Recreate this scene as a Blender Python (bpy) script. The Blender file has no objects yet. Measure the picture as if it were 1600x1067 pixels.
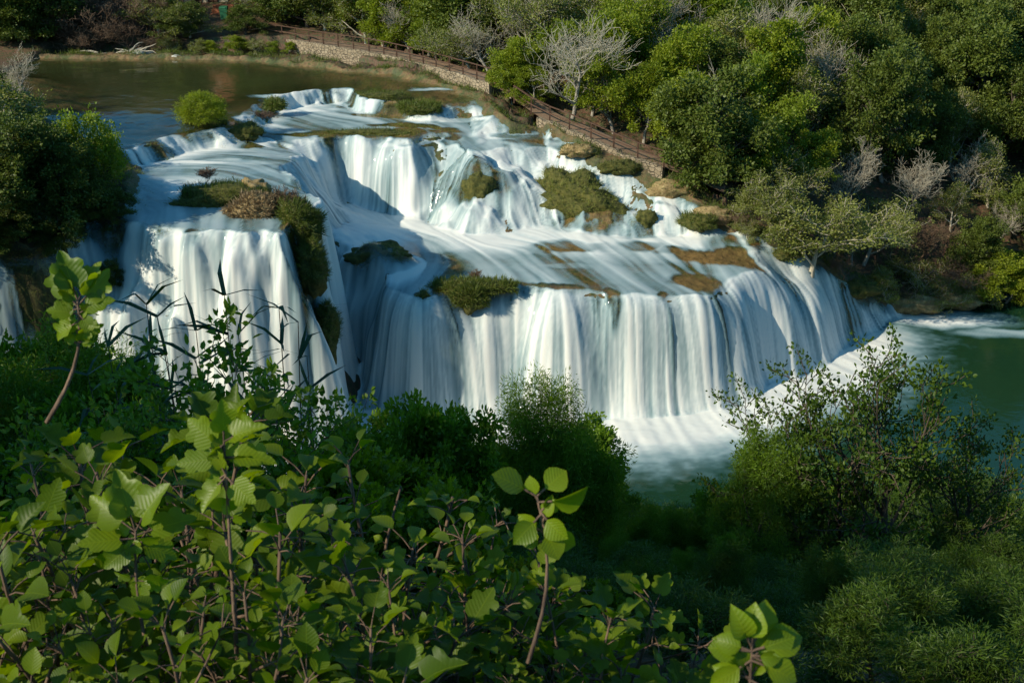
import bpy, math, random
import numpy as np
from mathutils import Vector, Matrix
from mathutils.geometry import delaunay_2d_cdt
random.seed(4); RNG = np.random.default_rng(11)
SC = bpy.context.scene
COL = SC.collection
F = 1700.0; PITCH = math.radians(24.0); CZ = 30.0
CP, SP = math.cos(PITCH), math.sin(PITCH)

# ------------------------------------------------------------------ survey helpers
def W(u, v, z):
    """the place seen at photo pixel (u, v) if it stands at height z (survey of the valley)"""
    dep = PITCH + math.atan((v - 533.5) / F)
    dx, dy = (u - 800) / F, -(v - 533.5) / F
    d = (CP + dy * SP, -SP + dy * CP)            # world y, z of the ray
    t = (z - CZ) / d[1]
    return (dx * t, d[0] * t, z)
def PX(p):
    """photo pixel of a world point, only used to name things by where they are"""
    x, y, z = p[0], p[1], p[2] - CZ
    dep = y * CP - z * SP
    up = y * SP + z * CP
    return (800 + F * x / dep, 533.5 - F * up / dep)

# ------------------------------------------------------------------ materials
def mat(name):
    m = bpy.data.materials.new(name); m.use_nodes = True
    nt = m.node_tree; nt.nodes.clear()
    return m, nt
def N(nt, t, **kw):
    n = nt.nodes.new(t)
    for k, v in kw.items():
        if k.startswith('i_'):
            key = k[2:]
            n.inputs[int(key) if key.isdigit() else key.replace('_', ' ')].default_value = v
        else: setattr(n, k, v)
    return n
def L(nt, a, b): nt.links.new(a, b)
def ramp(nt, fac, stops, interp='LINEAR'):
    r = N(nt, 'ShaderNodeValToRGB'); r.color_ramp.interpolation = interp
    e = r.color_ramp.elements
    while len(e) < len(stops): e.new(0.5)
    for q, (p, c) in zip(e, stops):
        q.position = p; q.color = (c[0], c[1], c[2], 1) if not isinstance(c, (int, float)) else (c, c, c, 1)
    L(nt, fac, r.inputs[0]); return r.outputs[0]
def math_(nt, op, a, b=None, c=None, clamp=False):
    n = N(nt, 'ShaderNodeMath', operation=op, use_clamp=clamp)
    for i, q in enumerate((a, b, c)):
        if q is None: continue
        if isinstance(q, (int, float)): n.inputs[i].default_value = q
        else: L(nt, q, n.inputs[i])
    return n.outputs[0]
def mixc(nt, f, a, b, mode='MIX'):
    n = N(nt, 'ShaderNodeMix', data_type='RGBA', blend_type=mode)
    for i, q in ((0, f), (6, a), (7, b)):
        if isinstance(q, (int, float)): n.inputs[i].default_value = q
        elif isinstance(q, tuple): n.inputs[i].default_value = (q[0], q[1], q[2], 1)
        else: L(nt, q, n.inputs[i])
    return n.outputs[2]
def attr(nt, name): return N(nt, 'ShaderNodeAttribute', attribute_name=name).outputs['Fac']
def noise(nt, vec, scale, detail=4, rough=.55, dist=0):
    n = N(nt, 'ShaderNodeTexNoise', i_Scale=scale, i_Detail=detail, i_Roughness=rough, i_Distortion=dist)
    if vec is not None: L(nt, vec, n.inputs['Vector'])
    return n.outputs['Fac']
def coords(nt, scale=None, kind='Object'):
    c = N(nt, 'ShaderNodeTexCoord').outputs[kind]
    if scale is None: return c
    m = N(nt, 'ShaderNodeMapping'); m.inputs['Scale'].default_value = scale
    L(nt, c, m.inputs['Vector']); return m.outputs[0]

def leaf_mat(name, c_dark, c_light, trans=.35, tcol=None, rough=.5, veins=False, spec=.3):
    m, nt = mat(name)
    lv = attr(nt, 'lv')
    oi = N(nt, 'ShaderNodeObjectInfo').outputs['Random']
    f = math_(nt, 'ADD', math_(nt, 'MULTIPLY', lv, .75), math_(nt, 'MULTIPLY', oi, .25))
    col = mixc(nt, f, c_dark, c_light)
    if veins:
        uv = N(nt, 'ShaderNodeUVMap', uv_map='UVMap').outputs[0]
        s = N(nt, 'ShaderNodeSeparateXYZ'); L(nt, uv, s.inputs[0])
        ax = math_(nt, 'ABSOLUTE', math_(nt, 'SUBTRACT', s.outputs[0], .5))
        mid = math_(nt, 'LESS_THAN', ax, .012)
        ph = math_(nt, 'FRACT', math_(nt, 'MULTIPLY', math_(nt, 'SUBTRACT', s.outputs[1], math_(nt, 'MULTIPLY', ax, .8)), 8.0))
        side = math_(nt, 'LESS_THAN', ph, .09)
        vn = math_(nt, 'MAXIMUM', mid, side)
        col = mixc(nt, math_(nt, 'MULTIPLY', mid, .3), col, (c_light[0]*1.5, c_light[1]*1.4, c_light[2]*1.6))
    p = N(nt, 'ShaderNodeBsdfPrincipled', i_Roughness=rough); p.inputs['Specular IOR Level'].default_value = spec
    L(nt, col, p.inputs['Base Color'])
    if veins:
        b = N(nt, 'ShaderNodeBump', i_Strength=.25, i_Distance=.006); L(nt, math_(nt, 'MAXIMUM', mid, math_(nt, 'PINGPONG', ph, .5)), b.inputs['Height'])
        L(nt, b.outputs[0], p.inputs['Normal'])
    t = N(nt, 'ShaderNodeBsdfTranslucent')
    tc = mixc(nt, 1.0, col, tcol or (1.6, 1.7, .5), 'MULTIPLY'); L(nt, tc, t.inputs[0])
    mx = N(nt, 'ShaderNodeMixShader', i_0=trans); L(nt, p.outputs[0], mx.inputs[1]); L(nt, t.outputs[0], mx.inputs[2])
    L(nt, mx.outputs[0], N(nt, 'ShaderNodeOutputMaterial').inputs[0])
    return m

def bark_mat(name, a, b, sc=6):
    m, nt = mat(name)
    c = coords(nt, (sc, sc, sc*.25))
    n = noise(nt, c, 3, 5)
    col = mixc(nt, ramp(nt, n, [(.35, 0.), (.65, 1.)]), a, b)
    p = N(nt, 'ShaderNodeBsdfPrincipled', i_Roughness=.85); L(nt, col, p.inputs['Base Color'])
    bm = N(nt, 'ShaderNodeBump', i_Strength=.6, i_Distance=.03); L(nt, n, bm.inputs['Height']); L(nt, bm.outputs[0], p.inputs['Normal'])
    L(nt, p.outputs[0], N(nt, 'ShaderNodeOutputMaterial').inputs[0])
    return m

def bed_mat():
    m, nt = mat('travertine_and_moss')
    c = coords(nt)
    big = noise(nt, c, .45, 4); med = noise(nt, c, 2.2, 6, .65); fine = noise(nt, c, 12, 5, .7)
    geo = N(nt, 'ShaderNodeNewGeometry'); s = N(nt, 'ShaderNodeSeparateXYZ'); L(nt, geo.outputs['Normal'], s.inputs[0])
    rock = mixc(nt, ramp(nt, med, [(.3, 0.), (.7, 1.)]), (.10, .058, .022), (.30, .18, .07))
    moss = mixc(nt, ramp(nt, fine, [(.3, 0.), (.7, 1.)]), (.020, .030, .006), (.095, .11, .022))
    f = ramp(nt, math_(nt, 'ADD', math_(nt, 'MULTIPLY', big, .5), math_(nt, 'MULTIPLY', med, .5)), [(.43, 0.), (.55, 1.)])
    f = math_(nt, 'MULTIPLY', f, math_(nt, 'SUBTRACT', 1.0, math_(nt, 'MULTIPLY', attr(nt, 'ochre'), .8)))
    col = mixc(nt, f, rock, moss)
    # steep wet stone hangs with streaks of darker moss
    cs = noise(nt, coords(nt, (6, 6, .7)), 1.0, 4)
    steep = ramp(nt, s.outputs[2], [(.45, 1.), (.8, 0.)])
    st = mixc(nt, ramp(nt, cs, [(.35, 0.), (.6, 1.)]), (.030, .028, .018), (.075, .085, .030))
    col = mixc(nt, math_(nt, 'MULTIPLY', steep, .8), col, st)
    # bank beyond the water: leaf litter, given by the survey attribute
    bk = attr(nt, 'bank')
    lit = mixc(nt, ramp(nt, fine, [(.35, 0.), (.62, 1.)]), (.045, .022, .012), (.17, .085, .045))
    lit = mixc(nt, ramp(nt, med, [(.42, 0.), (.6, 1.)]), lit, (.045, .055, .014))
    col = mixc(nt, bk, col, lit)
    p = N(nt, 'ShaderNodeBsdfPrincipled', i_Roughness=.7); L(nt, col, p.inputs['Base Color'])
    b = N(nt, 'ShaderNodeBump', i_Strength=1.0, i_Distance=.12)
    L(nt, math_(nt, 'ADD', med, math_(nt, 'MULTIPLY', fine, .5)), b.inputs['Height']); L(nt, b.outputs[0], p.inputs['Normal'])
    L(nt, p.outputs[0], N(nt, 'ShaderNodeOutputMaterial').inputs[0])
    return m

def water_mat():
    m, nt = mat('river_water')
    foam = attr(nt, 'foam'); deep = attr(nt, 'deep')
    # silky foam
    pf = N(nt, 'ShaderNodeBsdfPrincipled', i_Roughness=.55); pf.inputs['Specular IOR Level'].default_value = .25
    L(nt, mixc(nt, foam, (.17, .41, .50), (.82, .82, .76)), pf.inputs['Base Color'])
    tr = N(nt, 'ShaderNodeBsdfTranslucent'); tr.inputs[0].default_value = (.80, .88, .9, 1)
    mf = N(nt, 'ShaderNodeMixShader', i_0=.15); L(nt, pf.outputs[0], mf.inputs[1]); L(nt, tr.outputs[0], mf.inputs[2])
    # clear water
    pc = N(nt, 'ShaderNodeBsdfPrincipled', i_Roughness=.09, i_IOR=1.33)
    green = attr(nt, 'lowpool')
    L(nt, mixc(nt, green, (.034, .042, .014), (.009, .037, .016)), pc.inputs['Base Color'])
    c = coords(nt, (1, 1.0, 1))
    b = N(nt, 'ShaderNodeBump', i_Strength=.25, i_Distance=.05); L(nt, noise(nt, c, 1.6, 3), b.inputs['Height'])
    L(nt, b.outputs[0], pc.inputs['Normal'])
    tp = N(nt, 'ShaderNodeBsdfTransparent'); tp.inputs[0].default_value = (.95, .93, .82, 1)
    gl = N(nt, 'ShaderNodeBsdfGlossy', i_Roughness=.09); L(nt, b.outputs[0], gl.inputs['Normal'])
    fr = N(nt, 'ShaderNodeFresnel', i_IOR=1.33)
    bf = N(nt, 'ShaderNodeNewGeometry').outputs['Backfacing']   # seen from below Fresnel would turn total
    ms = N(nt, 'ShaderNodeMixShader'); L(nt, math_(nt, 'MULTIPLY', fr.outputs[0], math_(nt, 'SUBTRACT', 1.0, bf)), ms.inputs[0]); L(nt, tp.outputs[0], ms.inputs[1]); L(nt, gl.outputs[0], ms.inputs[2])
    mc = N(nt, 'ShaderNodeMixShader'); L(nt, deep, mc.inputs[0]); L(nt, ms.outputs[0], mc.inputs[1]); L(nt, pc.outputs[0], mc.inputs[2])
    mx = N(nt, 'ShaderNodeMixShader'); L(nt, ramp(nt, foam, [(.02, 0.), (.35, .6), (.85, 1.)]), mx.inputs[0])
    L(nt, mc.outputs[0], mx.inputs[1]); L(nt, mf.outputs[0], mx.inputs[2])
    L(nt, mx.outputs[0], N(nt, 'ShaderNodeOutputMaterial').inputs[0])
    return m

def simple_mat(name, a, b, scale=5, rough=.8, bump=.3, dist=.02, sc3=None, spec=.3):
    m, nt = mat(name)
    c = coords(nt, sc3)
    n = noise(nt, c, scale, 6, .65)
    p = N(nt, 'ShaderNodeBsdfPrincipled', i_Roughness=rough); p.inputs['Specular IOR Level'].default_value = spec
    L(nt, mixc(nt, ramp(nt, n, [(.32, 0.), (.68, 1.)]), a, b), p.inputs['Base Color'])
    bm = N(nt, 'ShaderNodeBump', i_Strength=bump, i_Distance=dist); L(nt, n, bm.inputs['Height']); L(nt, bm.outputs[0], p.inputs['Normal'])
    L(nt, p.outputs[0], N(nt, 'ShaderNodeOutputMaterial').inputs[0])
    return m

def wall_mat():
    m, nt = mat('dry_stone')
    c = coords(nt, kind='UV')
    br = N(nt, 'ShaderNodeTexVoronoi', feature='DISTANCE_TO_EDGE', i_Scale=2.6, i_Randomness=.8)
    v2 = N(nt, 'ShaderNodeTexVoronoi', feature='F1', i_Scale=2.6, i_Randomness=.8)
    mp = N(nt, 'ShaderNodeMapping'); mp.inputs['Scale'].default_value = (1, 1.5, 1); L(nt, c, mp.inputs[0])
    L(nt, mp.outputs[0], br.inputs['Vector']); L(nt, mp.outputs[0], v2.inputs['Vector'])
    n = noise(nt, c, 9, 5)
    st = mixc(nt, v2.outputs['Color'], (.22, .16, .10), (.42, .33, .23))
    st = mixc(nt, ramp(nt, n, [(.3, 0.), (.7, .6)]), st, (.12, .10, .05))
    j = ramp(nt, br.outputs['Distance'], [(.0, 0.), (.07, 1.)])
    col = mixc(nt, j, (.035, .028, .018), st)
    p = N(nt, 'ShaderNodeBsdfPrincipled', i_Roughness=.9); L(nt, col, p.inputs['Base Color'])
    b = N(nt, 'ShaderNodeBump', i_Strength=.9, i_Distance=.06); L(nt, j, b.inputs['Height']); L(nt, b.outputs[0], p.inputs['Normal'])
    L(nt, p.outputs[0], N(nt, 'ShaderNodeOutputMaterial').inputs[0])
    return m

M = dict(bed=bed_mat(), water=water_mat(), wall=wall_mat(),
    bright=leaf_mat('bright_leaves', (.075, .115, .006), (.28, .32, .022), .35),
    lime=leaf_mat('lime_leaves', (.10, .15, .010), (.26, .32, .03), .4),
    dark=leaf_mat('dark_leaves', (.04, .062, .009), (.13, .165, .022), .2),
    olive=leaf_mat('olive_leaves', (.085, .11, .022), (.26, .27, .065), .3),
    grass=leaf_mat('grass_blades', (.05, .075, .012), (.15, .18, .035), .3),
    dry=leaf_mat('dry_sprigs', (.15, .10, .05), (.34, .26, .15), .2, (1.2, 1.1, .9)),
    fine=leaf_mat('fine_leaves', (.055, .11, .008), (.17, .27, .014), .35),
    fine_shade=leaf_mat('feathery_shade_leaves', (.026, .058, .006), (.085, .14, .010), .3),  # feathery kinds, leaf colour darkened to paint in shade at the lower right
    fig=leaf_mat('fig_leaves', (.040, .082, .003), (.15, .21, .006), .45, (1.9, 1.8, .35), .48, True, .25),
    figy=leaf_mat('young_fig_leaves', (.09, .155, .003), (.21, .28, .006), .5, (1.5, 1.5, .4), .45, True, .4),
    reed=leaf_mat('reed_leaves', (.015, .04, .012), (.04, .08, .022), .2),
    bark=bark_mat('brown_bark', (.035, .024, .016), (.10, .075, .05)),
    grey=bark_mat('grey_bark', (.16, .14, .11), (.38, .34, .28)),
    twig=bark_mat('pale_twigs', (.28, .25, .18), (.48, .43, .33)),
    redtwig=bark_mat('reddish_stems', (.055, .032, .02), (.17, .105, .065)),
    brush=bark_mat('brown_brush', (.07, .04, .02), (.20, .13, .08)),
    wood=simple_mat('weathered_brown_wood', (.045, .022, .013), (.13, .07, .045), 6, sc3=(1, 1, 4)),
    drift=simple_mat('bleached_driftwood', (.30, .25, .18), (.52, .46, .36), 6),
    stone=simple_mat('pale_stone', (.30, .29, .24), (.55, .54, .47), 3, bump=.5),
    plaster=simple_mat('cream_plaster', (.42, .36, .26), (.55, .49, .37), 2),
    tile=simple_mat('terracotta', (.26, .09, .04), (.40, .16, .08), 3),
    green=simple_mat('green_paint', (.02, .10, .05), (.03, .16, .08), 3, rough=.5),
    path=simple_mat('gravel_path', (.16, .10, .065), (.30, .20, .13), 9, bump=.6),
    moss=simple_mat('moss', (.025, .035, .008), (.13, .12, .03), 3, rough=.95, bump=1, dist=.15),
    shelf=simple_mat('wet_tufa', (.045, .032, .012), (.17, .115, .042), 2.2, rough=.45, bump=1, dist=.12, spec=.5),
    tan=simple_mat('dry_tufa', (.16, .10, .04), (.40, .30, .14), 2.5, bump=1, dist=.15),
)

# ------------------------------------------------------------------ mesh helpers
def mesh_np(name, v, f, mt=None, smooth=False, nper=None):
    """v (n,3), f (m,k) arrays"""
    me = bpy.data.meshes.new(name)
    v = np.asarray(v, dtype=np.float32); f = np.asarray(f, dtype=np.int32)
    me.vertices.add(len(v)); me.vertices.foreach_set('co', v.ravel())
    k = f.shape[1]
    me.loops.add(f.size); me.loops.foreach_set('vertex_index', f.ravel())
    me.polygons.add(len(f)); me.polygons.foreach_set('loop_start', np.arange(0, f.size, k, dtype=np.int32))
    me.polygons.foreach_set('use_smooth', np.full(len(f), smooth))
    me.update(calc_edges=True)
    if mt: me.materials.append(mt)
    return me
def set_attr(me, name, vals):
    a = me.attributes.new(name, 'FLOAT', 'POINT'); a.data.foreach_set('value', np.asarray(vals, dtype=np.float32).ravel())
def link(name, me, parent=None, loc=None):
    o = bpy.data.objects.new(name, me); COL.objects.link(o)
    if parent: o.parent = parent
    if loc is not None: o.location = loc
    return o
def tag(o, label, cat, group=None):
    o['label'] = label; o['category'] = cat
    if group: o['group'] = group
    return o
def struct(o, label=None):
    o['kind'] = 'structure'
    if label: o['label'] = label
    return o
def empty(name, loc, rz=0, sc=1.0):
    o = bpy.data.objects.new(name, None); COL.objects.link(o); o.location = loc; o.rotation_euler = (0, 0, rz)
    o.scale = (sc, sc, sc) if isinstance(sc, (int, float)) else sc
    o.empty_display_size = .3
    return o
def copy_tree(o, parent=None):
    c = o.copy(); COL.objects.link(c); c.parent = parent
    for ch in list(o.children): copy_tree(ch, c)
    return c
class MB:
    def __init__(s): s.v = []; s.f = []; s.uv = None
    def add(s, vs, fs):
        n = len(s.v); s.v += [tuple(p) for p in vs]; s.f += [tuple(i + n for i in q) for q in fs]
    def tube(s, pts, rs, k=5, cap=True):
        n0 = len(s.v); pts = [Vector(p) for p in pts]; m = len(pts)
        for i, p in enumerate(pts):
            d = (pts[min(i+1, m-1)] - pts[max(i-1, 0)]).normalized()
            a = d.orthogonal().normalized() if i == 0 else (a - d*a.dot(d)).normalized()
            b = d.cross(a); r = rs[i] if isinstance(rs, (list, tuple)) else rs
            for j in range(k):
                t = 2*math.pi*j/k; s.v.append(tuple(p + (a*math.cos(t) + b*math.sin(t))*r))
        for i in range(m-1):
            for j in range(k):
                q = n0 + i*k + j; w = n0 + i*k + (j+1) % k
                s.f.append((q, w, w+k, q+k))
        if cap:
            s.f.append(tuple(n0 + j for j in range(k))[::-1]); s.f.append(tuple(n0 + (m-1)*k + j for j in range(k)))
    def box(s, c, sz, R=None, jit=0):
        x, y, z = [q/2 for q in sz]; vs = []
        for a, b, d in ((-x,-y,-z),(x,-y,-z),(x,y,-z),(-x,y,-z),(-x,-y,z),(x,-y,z),(x,y,z),(-x,y,z)):
            p = Vector((a, b, d)) + Vector([random.uniform(-jit, jit) for _ in range(3)])
            if R: p = R @ p
            vs.append(p + Vector(c))
        s.add(vs, [(0,3,2,1),(4,5,6,7),(0,1,5,4),(1,2,6,5),(2,3,7,6),(3,0,4,7)])
    def beam(s, p0, p1, w, h):
        p0, p1 = Vector(p0), Vector(p1); d = (p1-p0); ln = d.length; d.normalize()
        sx = d.cross(Vector((0,0,1)));
        if sx.length < .01: sx = Vector((1,0,0))
        sx.normalize(); up = sx.cross(d); R = Matrix((d, sx, up)).transposed()
        s.box((p0+p1)/2, (ln, w, h), R)
    def build(s, name, mt, parent=None, smooth=False, loc=None):
        me = bpy.data.meshes.new(name); me.from_pydata(s.v, [], s.f); me.materials.append(mt)
        if smooth: me.polygons.foreach_set('use_smooth', [True]*len(me.polygons))
        return link(name, me, parent, loc)

# ------------------------------------------------------------------ noise on arrays
def hash2(ix, iy, seed):
    h = (ix.astype(np.int64)*374761393 + iy.astype(np.int64)*668265263 + seed*1442695041) & 0xffffffff
    h = ((h ^ (h >> 13)) * 1274126177) & 0xffffffff
    return ((h ^ (h >> 16)) & 0xffff) / 65535.0
def vnoise(x, y, seed=0):
    ix, iy = np.floor(x), np.floor(y); fx, fy = x-ix, y-iy
    fx = fx*fx*(3-2*fx); fy = fy*fy*(3-2*fy)
    a, b = hash2(ix, iy, seed), hash2(ix+1, iy, seed); c, d = hash2(ix, iy+1, seed), hash2(ix+1, iy+1, seed)
    return (a*(1-fx)+b*fx)*(1-fy) + (c*(1-fx)+d*fx)*fy
def fbm(x, y, seed=0, oct=4, g=.5):
    s = 0; a = 1; t = 0
    for o in range(oct):
        s = s + a*vnoise(x*2**o, y*2**o, seed+o*17); t += a; a *= g
    return s/t
def sstep(a, b, x):
    t = np.clip((x-a)/(b-a), 0, 1); return t*t*(3-2*t)

# ------------------------------------------------------------------ the survey: break lines of the valley
pts = []; segs = []
def line(ps, join=True):
    n = len(pts)
    for p in ps: pts.append(tuple(p))
    if join: segs.extend((n+i, n+i+1) for i in range(len(ps)-1))
def wl(ps): return [W(*p) for p in ps]
def resamp(ps, n):
    P = np.array(ps); d = np.r_[0, np.cumsum(np.hypot(*(np.diff(P[:, :2], axis=0).T)))]
    t = np.linspace(0, d[-1], n)
    return np.stack([np.interp(t, d, P[:, i]) for i in range(3)], 1)
def fall(lip, foot, n=16, p=1.8, ts=(.25, .5, .75)):
    a, b = resamp(wl(lip), n), resamp(wl(foot), n)
    line(a); 
    for t in ts:
        q = a*(1-t) + b*t; q[:, 2] = a[:, 2] - (a[:, 2]-b[:, 2])*t**p
        line(q)
    line(b)
# upper pool
shore_far = [(-300,92,13.35),(-60,90,13.35),(40,90,13.35),(150,92,13.35),(250,93,13.35),(400,95,13.35),(500,106,13.35),(600,116,13.35),(680,131,13.35),(745,150,13.3)]
line(wl(shore_far))
line(wl([(u, v+14, 13.3) for u, v, z in shore_far[:-1]]), False)
fall([(100,262,13.3),(225,228,13.3),(283,209,13.3),(333,199,13.3),(362,192,13.3)],
     [(100,292,12.4),(228,255,12.35),(290,241,12.35),(340,231,12.35),(366,226,12.35)], 10, 1.4, (.5,))
fall([(366,188,13.3),(385,172,13.3),(402,156,13.3),(430,151,13.3),(457,147,13.3),(519,139,13.3),(545,137,13.3),(556,150,13.25),(606,160,13.2),(640,163,13.15),(685,161,13.1),(757,158,13.1)],
     [(382,222,12.4),(412,205,12.4),(425,178,12.35),(440,172,12.35),(470,167,12.35),(522,160,12.35),(540,160,12.35),(562,172,12.35),(606,182,12.35),(640,186,12.3),(685,187,12.25),(762,184,12.3)], 24, 1.4, (.5,))
line(wl([(600,140,13.3),(654,138,13.3),(720,150,13.25)]), False)
line(wl([(450,190,12.33),(520,190,12.33),(600,200,12.3),(660,198,12.28)]), False)
# second fall and the cascade beside it
fall([(470,213,12.25),(505,214,12.22),(545,214,12.2),(590,213,12.2),(632,213,12.15),(680,205,12.2),(720,213,11.9),(770,216,11.7),(820,209,11.8),(850,211,11.6)],
     [(505,303,9.0),(545,318,7.9),(597,335,7.5),(640,342,7.4),(693,350,7.3),(720,362,7.3),(760,364,7.3),(807,364,7.3),(840,358,7.3),(866,352,7.3)], 18, 1.7)
line(wl([(870,214,11.6),(900,244,10.9),(950,270,10.2),(1000,294,9.4),(1060,324,8.5),(1100,344,7.9),(1150,368,7.3)]))
line(wl([(880,354,7.3),(930,361,7.3),(1000,370,7.2),(1060,370,7.2),(1100,372,7.2),(1135,384,7.0)]))
bank_r = [(765,158,13.2),(775,178,12.8),(800,192,12.4),(860,201,12.1),(920,236,11.2),(985,263,10.4),(1040,290,9.5),(1090,322,8.7),(1130,343,8.0),(1200,374,7.1),(1260,405,5.9),(1310,434,4.1),(1370,465,1.8),(1412,487,.1)]
line(wl(bank_r))
# left terrace, its right edge, the chute
line(wl([(438,258,12.3),(470,284,12.2),(490,309,12.1),(503,335,11.9)]))
line(wl([(470,245,12.0),(495,290,10.2),(520,318,9.0),(535,345,8.0),(520,372,7.9),(515,400,7.0)]))
line(wl([(567,344,7.5),(600,352,7.35),(640,365,7.25),(700,390,7.2),(780,380,7.2),(860,375,7.25),(950,385,7.15),(1040,395,7.0),(1120,400,6.9)]), False)
line(wl([(560,400,7.1),(600,420,7.1),(660,425,7.1),(720,420,7.1),(800,420,7.1),(880,425,7.0)]), False)
line(wl([(260,275,12.32),(340,270,12.32),(400,265,12.3),(300,320,12.25),(400,320,12.25),(240,330,12.2)]), False)
# left fall and the promontory
fall([(-260,440,11.0),(-100,420,11.2),(10,396,11.5),(60,400,11.3),(130,352,12.0),(200,346,12.1),(240,358,12.1),(300,361,12.1),(340,364,12.05),(400,357,12.1),(438,362,12.05)],
     [(-260,790,0),(-100,770,0),(10,745,0),(90,728,0),(150,716,0),(220,716,0),(280,716,0),(340,716,0),(405,716,0),(475,712,0),(546,708,0)], 24, 1.6, (.2,.4,.6,.8))
line(wl([(500,330,12.1),(512,400,9.5),(528,500,5.5),(543,600,1.5),(550,655,.1)]))
line(wl([(518,385,7.5),(540,500,4.0),(556,600,.6),(562,650,0)]))
# the ravine
line(wl([(560,420,6.8),(555,500,4.4),(562,560,2.3),(570,620,.3)]), False)
line(wl([(600,440,7.0),(610,475,6.4),(600,540,3.5),(594,600,1.0),(590,640,0)]))
# the main fall
fall([(622,470,6.6),(650,460,6.85),(690,447,7.0),(740,441,7.05),(820,443,7.0),(900,454,6.85),(950,451,6.75),(1020,460,6.45),(1100,455,6.25),(1160,438,6.2),(1205,430,5.9),(1250,441,4.9),(1300,465,3.2),(1345,484,1.5),(1388,496,.3)],
     [(598,645,0),(640,652,0),(690,652,0),(740,652,0),(850,657,0),(950,652,0),(1050,641,0),(1110,630,0),(1160,616,0),(1210,600,0),(1270,573,0),(1310,546,0),(1345,527,0),(1370,515,0),(1395,503,0)], 30, 1.75)
# lower pool and its right shore
line(wl([(1450,479,.1),(1500,474,.1),(1560,467,.1),(1700,460,.1),(2300,455,.1)]))
line([(-90,47,0),(-30,47,0),(0,47,0),(40,48,0),(90,48,0)], False)
line([(-10,52,0),(20,53,0),(36,62,0)], False); line(wl([(1430,505,0),(1440,540,0),(1500,500,0),(1600,500,0),(1480,600,0),(1700,520,0),(1330,600,0),(1000,700,0),(750,700,0),(1150,690,0)]), False)
# camera hillside
for x in (-160,-80,-50,-38,-30,-22,-14,-8,0,7,14,22,30,40,50,80,160):
    pass
    line([(x,-60,34),(x,-8,30.2),(x,0,28.2),(x,10,21.6),(x,20,14.6),(x,30,7.4),(x,39.5+2.2*math.sin(x*.31)+1.2*math.sin(x*.83+1),1.2),(x,42.3+2.0*math.sin(x*.31)+1.6*math.sin(x*.83+1),-.6)], False)
# right bank and hillside
line(wl([(838,181,12.4),(895,203,12.0),(982,242,11.0),(1035,259,10.6),(1130,300,9.3)]), False)
line(wl([(1180,330,8.1),(1250,365,6.8),(1320,400,4.7),(1400,440,1.2)]), False)
line([(4,86,14.2),(14,82,13),(22,80,10.0),(30,79,6.5),(38,77,3.5),(50,76,3),(90,76,3)], False)
line([(10,98,16),(25,95,14),(40,92,9),(60,92,8),(95,92,8)], False)
line([(12,120,20),(35,120,19),(60,120,17),(100,120,17),(0,150,27),(60,150,27),(140,150,27),(0,230,52),(160,230,52)], False)
# left bank island, far shore, hills
line(wl([(0,330,13.0),(90,325,12.9),(165,315,12.7),(70,250,13.9),(150,265,13.5),(20,180,13.9),(-120,200,14.2)]), False)
line([(-75,70,13.5),(-75,90,13.6),(-80,60,12.6),(-120,80,18)], False)
far = wl([(u, v, z) for u, v, z in shore_far])
line([(p[0]*1.03, p[1]+2.2, 14.25 if p[1] > 86 else 14.2) for p in far[:-1]], False)
line([(-90,116,15.5),(-50,118,15.5),(-30,118,15.6),(-10,112,15.6),(-100,150,26),(-30,150,26),(-160,230,52),(-60,230,52)], False)

V2 = [Vector((p[0], p[1])) for p in pts]
vo, eo, fo, ov, oe, of = delaunay_2d_cdt(V2, segs, [], 0, 1e-4)
Zin = []
for i, o in enumerate(ov):
    Zin.append(np.mean([pts[j][2] for j in o]) if o else None)
XING = [(v.x, v.y) for v, o in zip(vo, ov) if not o]
print('XING', [(round(a), round(b)) for a, b in [PX((x, y, 5)) for x, y in XING]])
# crossings created by the triangulator take the mean of neighbours
nb = {}
for a, b in eo: nb.setdefault(a, []).append(b); nb.setdefault(b, []).append(a)
for i in range(len(Zin)):
    if Zin[i] is None:
        q = [(1/((vo[i]-vo[j]).length+1e-6)**3, Zin[j]) for j in nb.get(i, []) if Zin[j] is not None]; Zin[i] = sum(a*b for a, b in q)/sum(a for a, b in q) if q else 0
TV = np.array([(v.x, v.y, z) for v, z in zip(vo, Zin)]); TF = np.array([f[:3] for f in fo])
def tin(X, Y):
    """linear interpolation of the triangulated survey on a regular grid X (nx), Y (ny)"""
    Z = np.full((len(Y), len(X)), np.nan)
    for f in TF:
        a, b, c = TV[f]
        x0, x1 = min(a[0], b[0], c[0]), max(a[0], b[0], c[0]); y0, y1 = min(a[1], b[1], c[1]), max(a[1], b[1], c[1])
        i0, i1 = np.searchsorted(X, x0-1e-6), np.searchsorted(X, x1+1e-6); j0, j1 = np.searchsorted(Y, y0-1e-6), np.searchsorted(Y, y1+1e-6)
        if i0 >= i1 or j0 >= j1: continue
        gx, gy = np.meshgrid(X[i0:i1], Y[j0:j1])
        det = (b[1]-c[1])*(a[0]-c[0]) + (c[0]-b[0])*(a[1]-c[1])
        if abs(det) < 1e-9: continue
        l1 = ((b[1]-c[1])*(gx-c[0]) + (c[0]-b[0])*(gy-c[1]))/det
        l2 = ((c[1]-a[1])*(gx-c[0]) + (a[0]-c[0])*(gy-c[1]))/det
        l3 = 1-l1-l2; m = (l1 >= -1e-6) & (l2 >= -1e-6) & (l3 >= -1e-6)
        sub = Z[j0:j1, i0:i1]; sub[m] = (l1*a[2] + l2*b[2] + l3*c[2])[m]
    return Z
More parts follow.
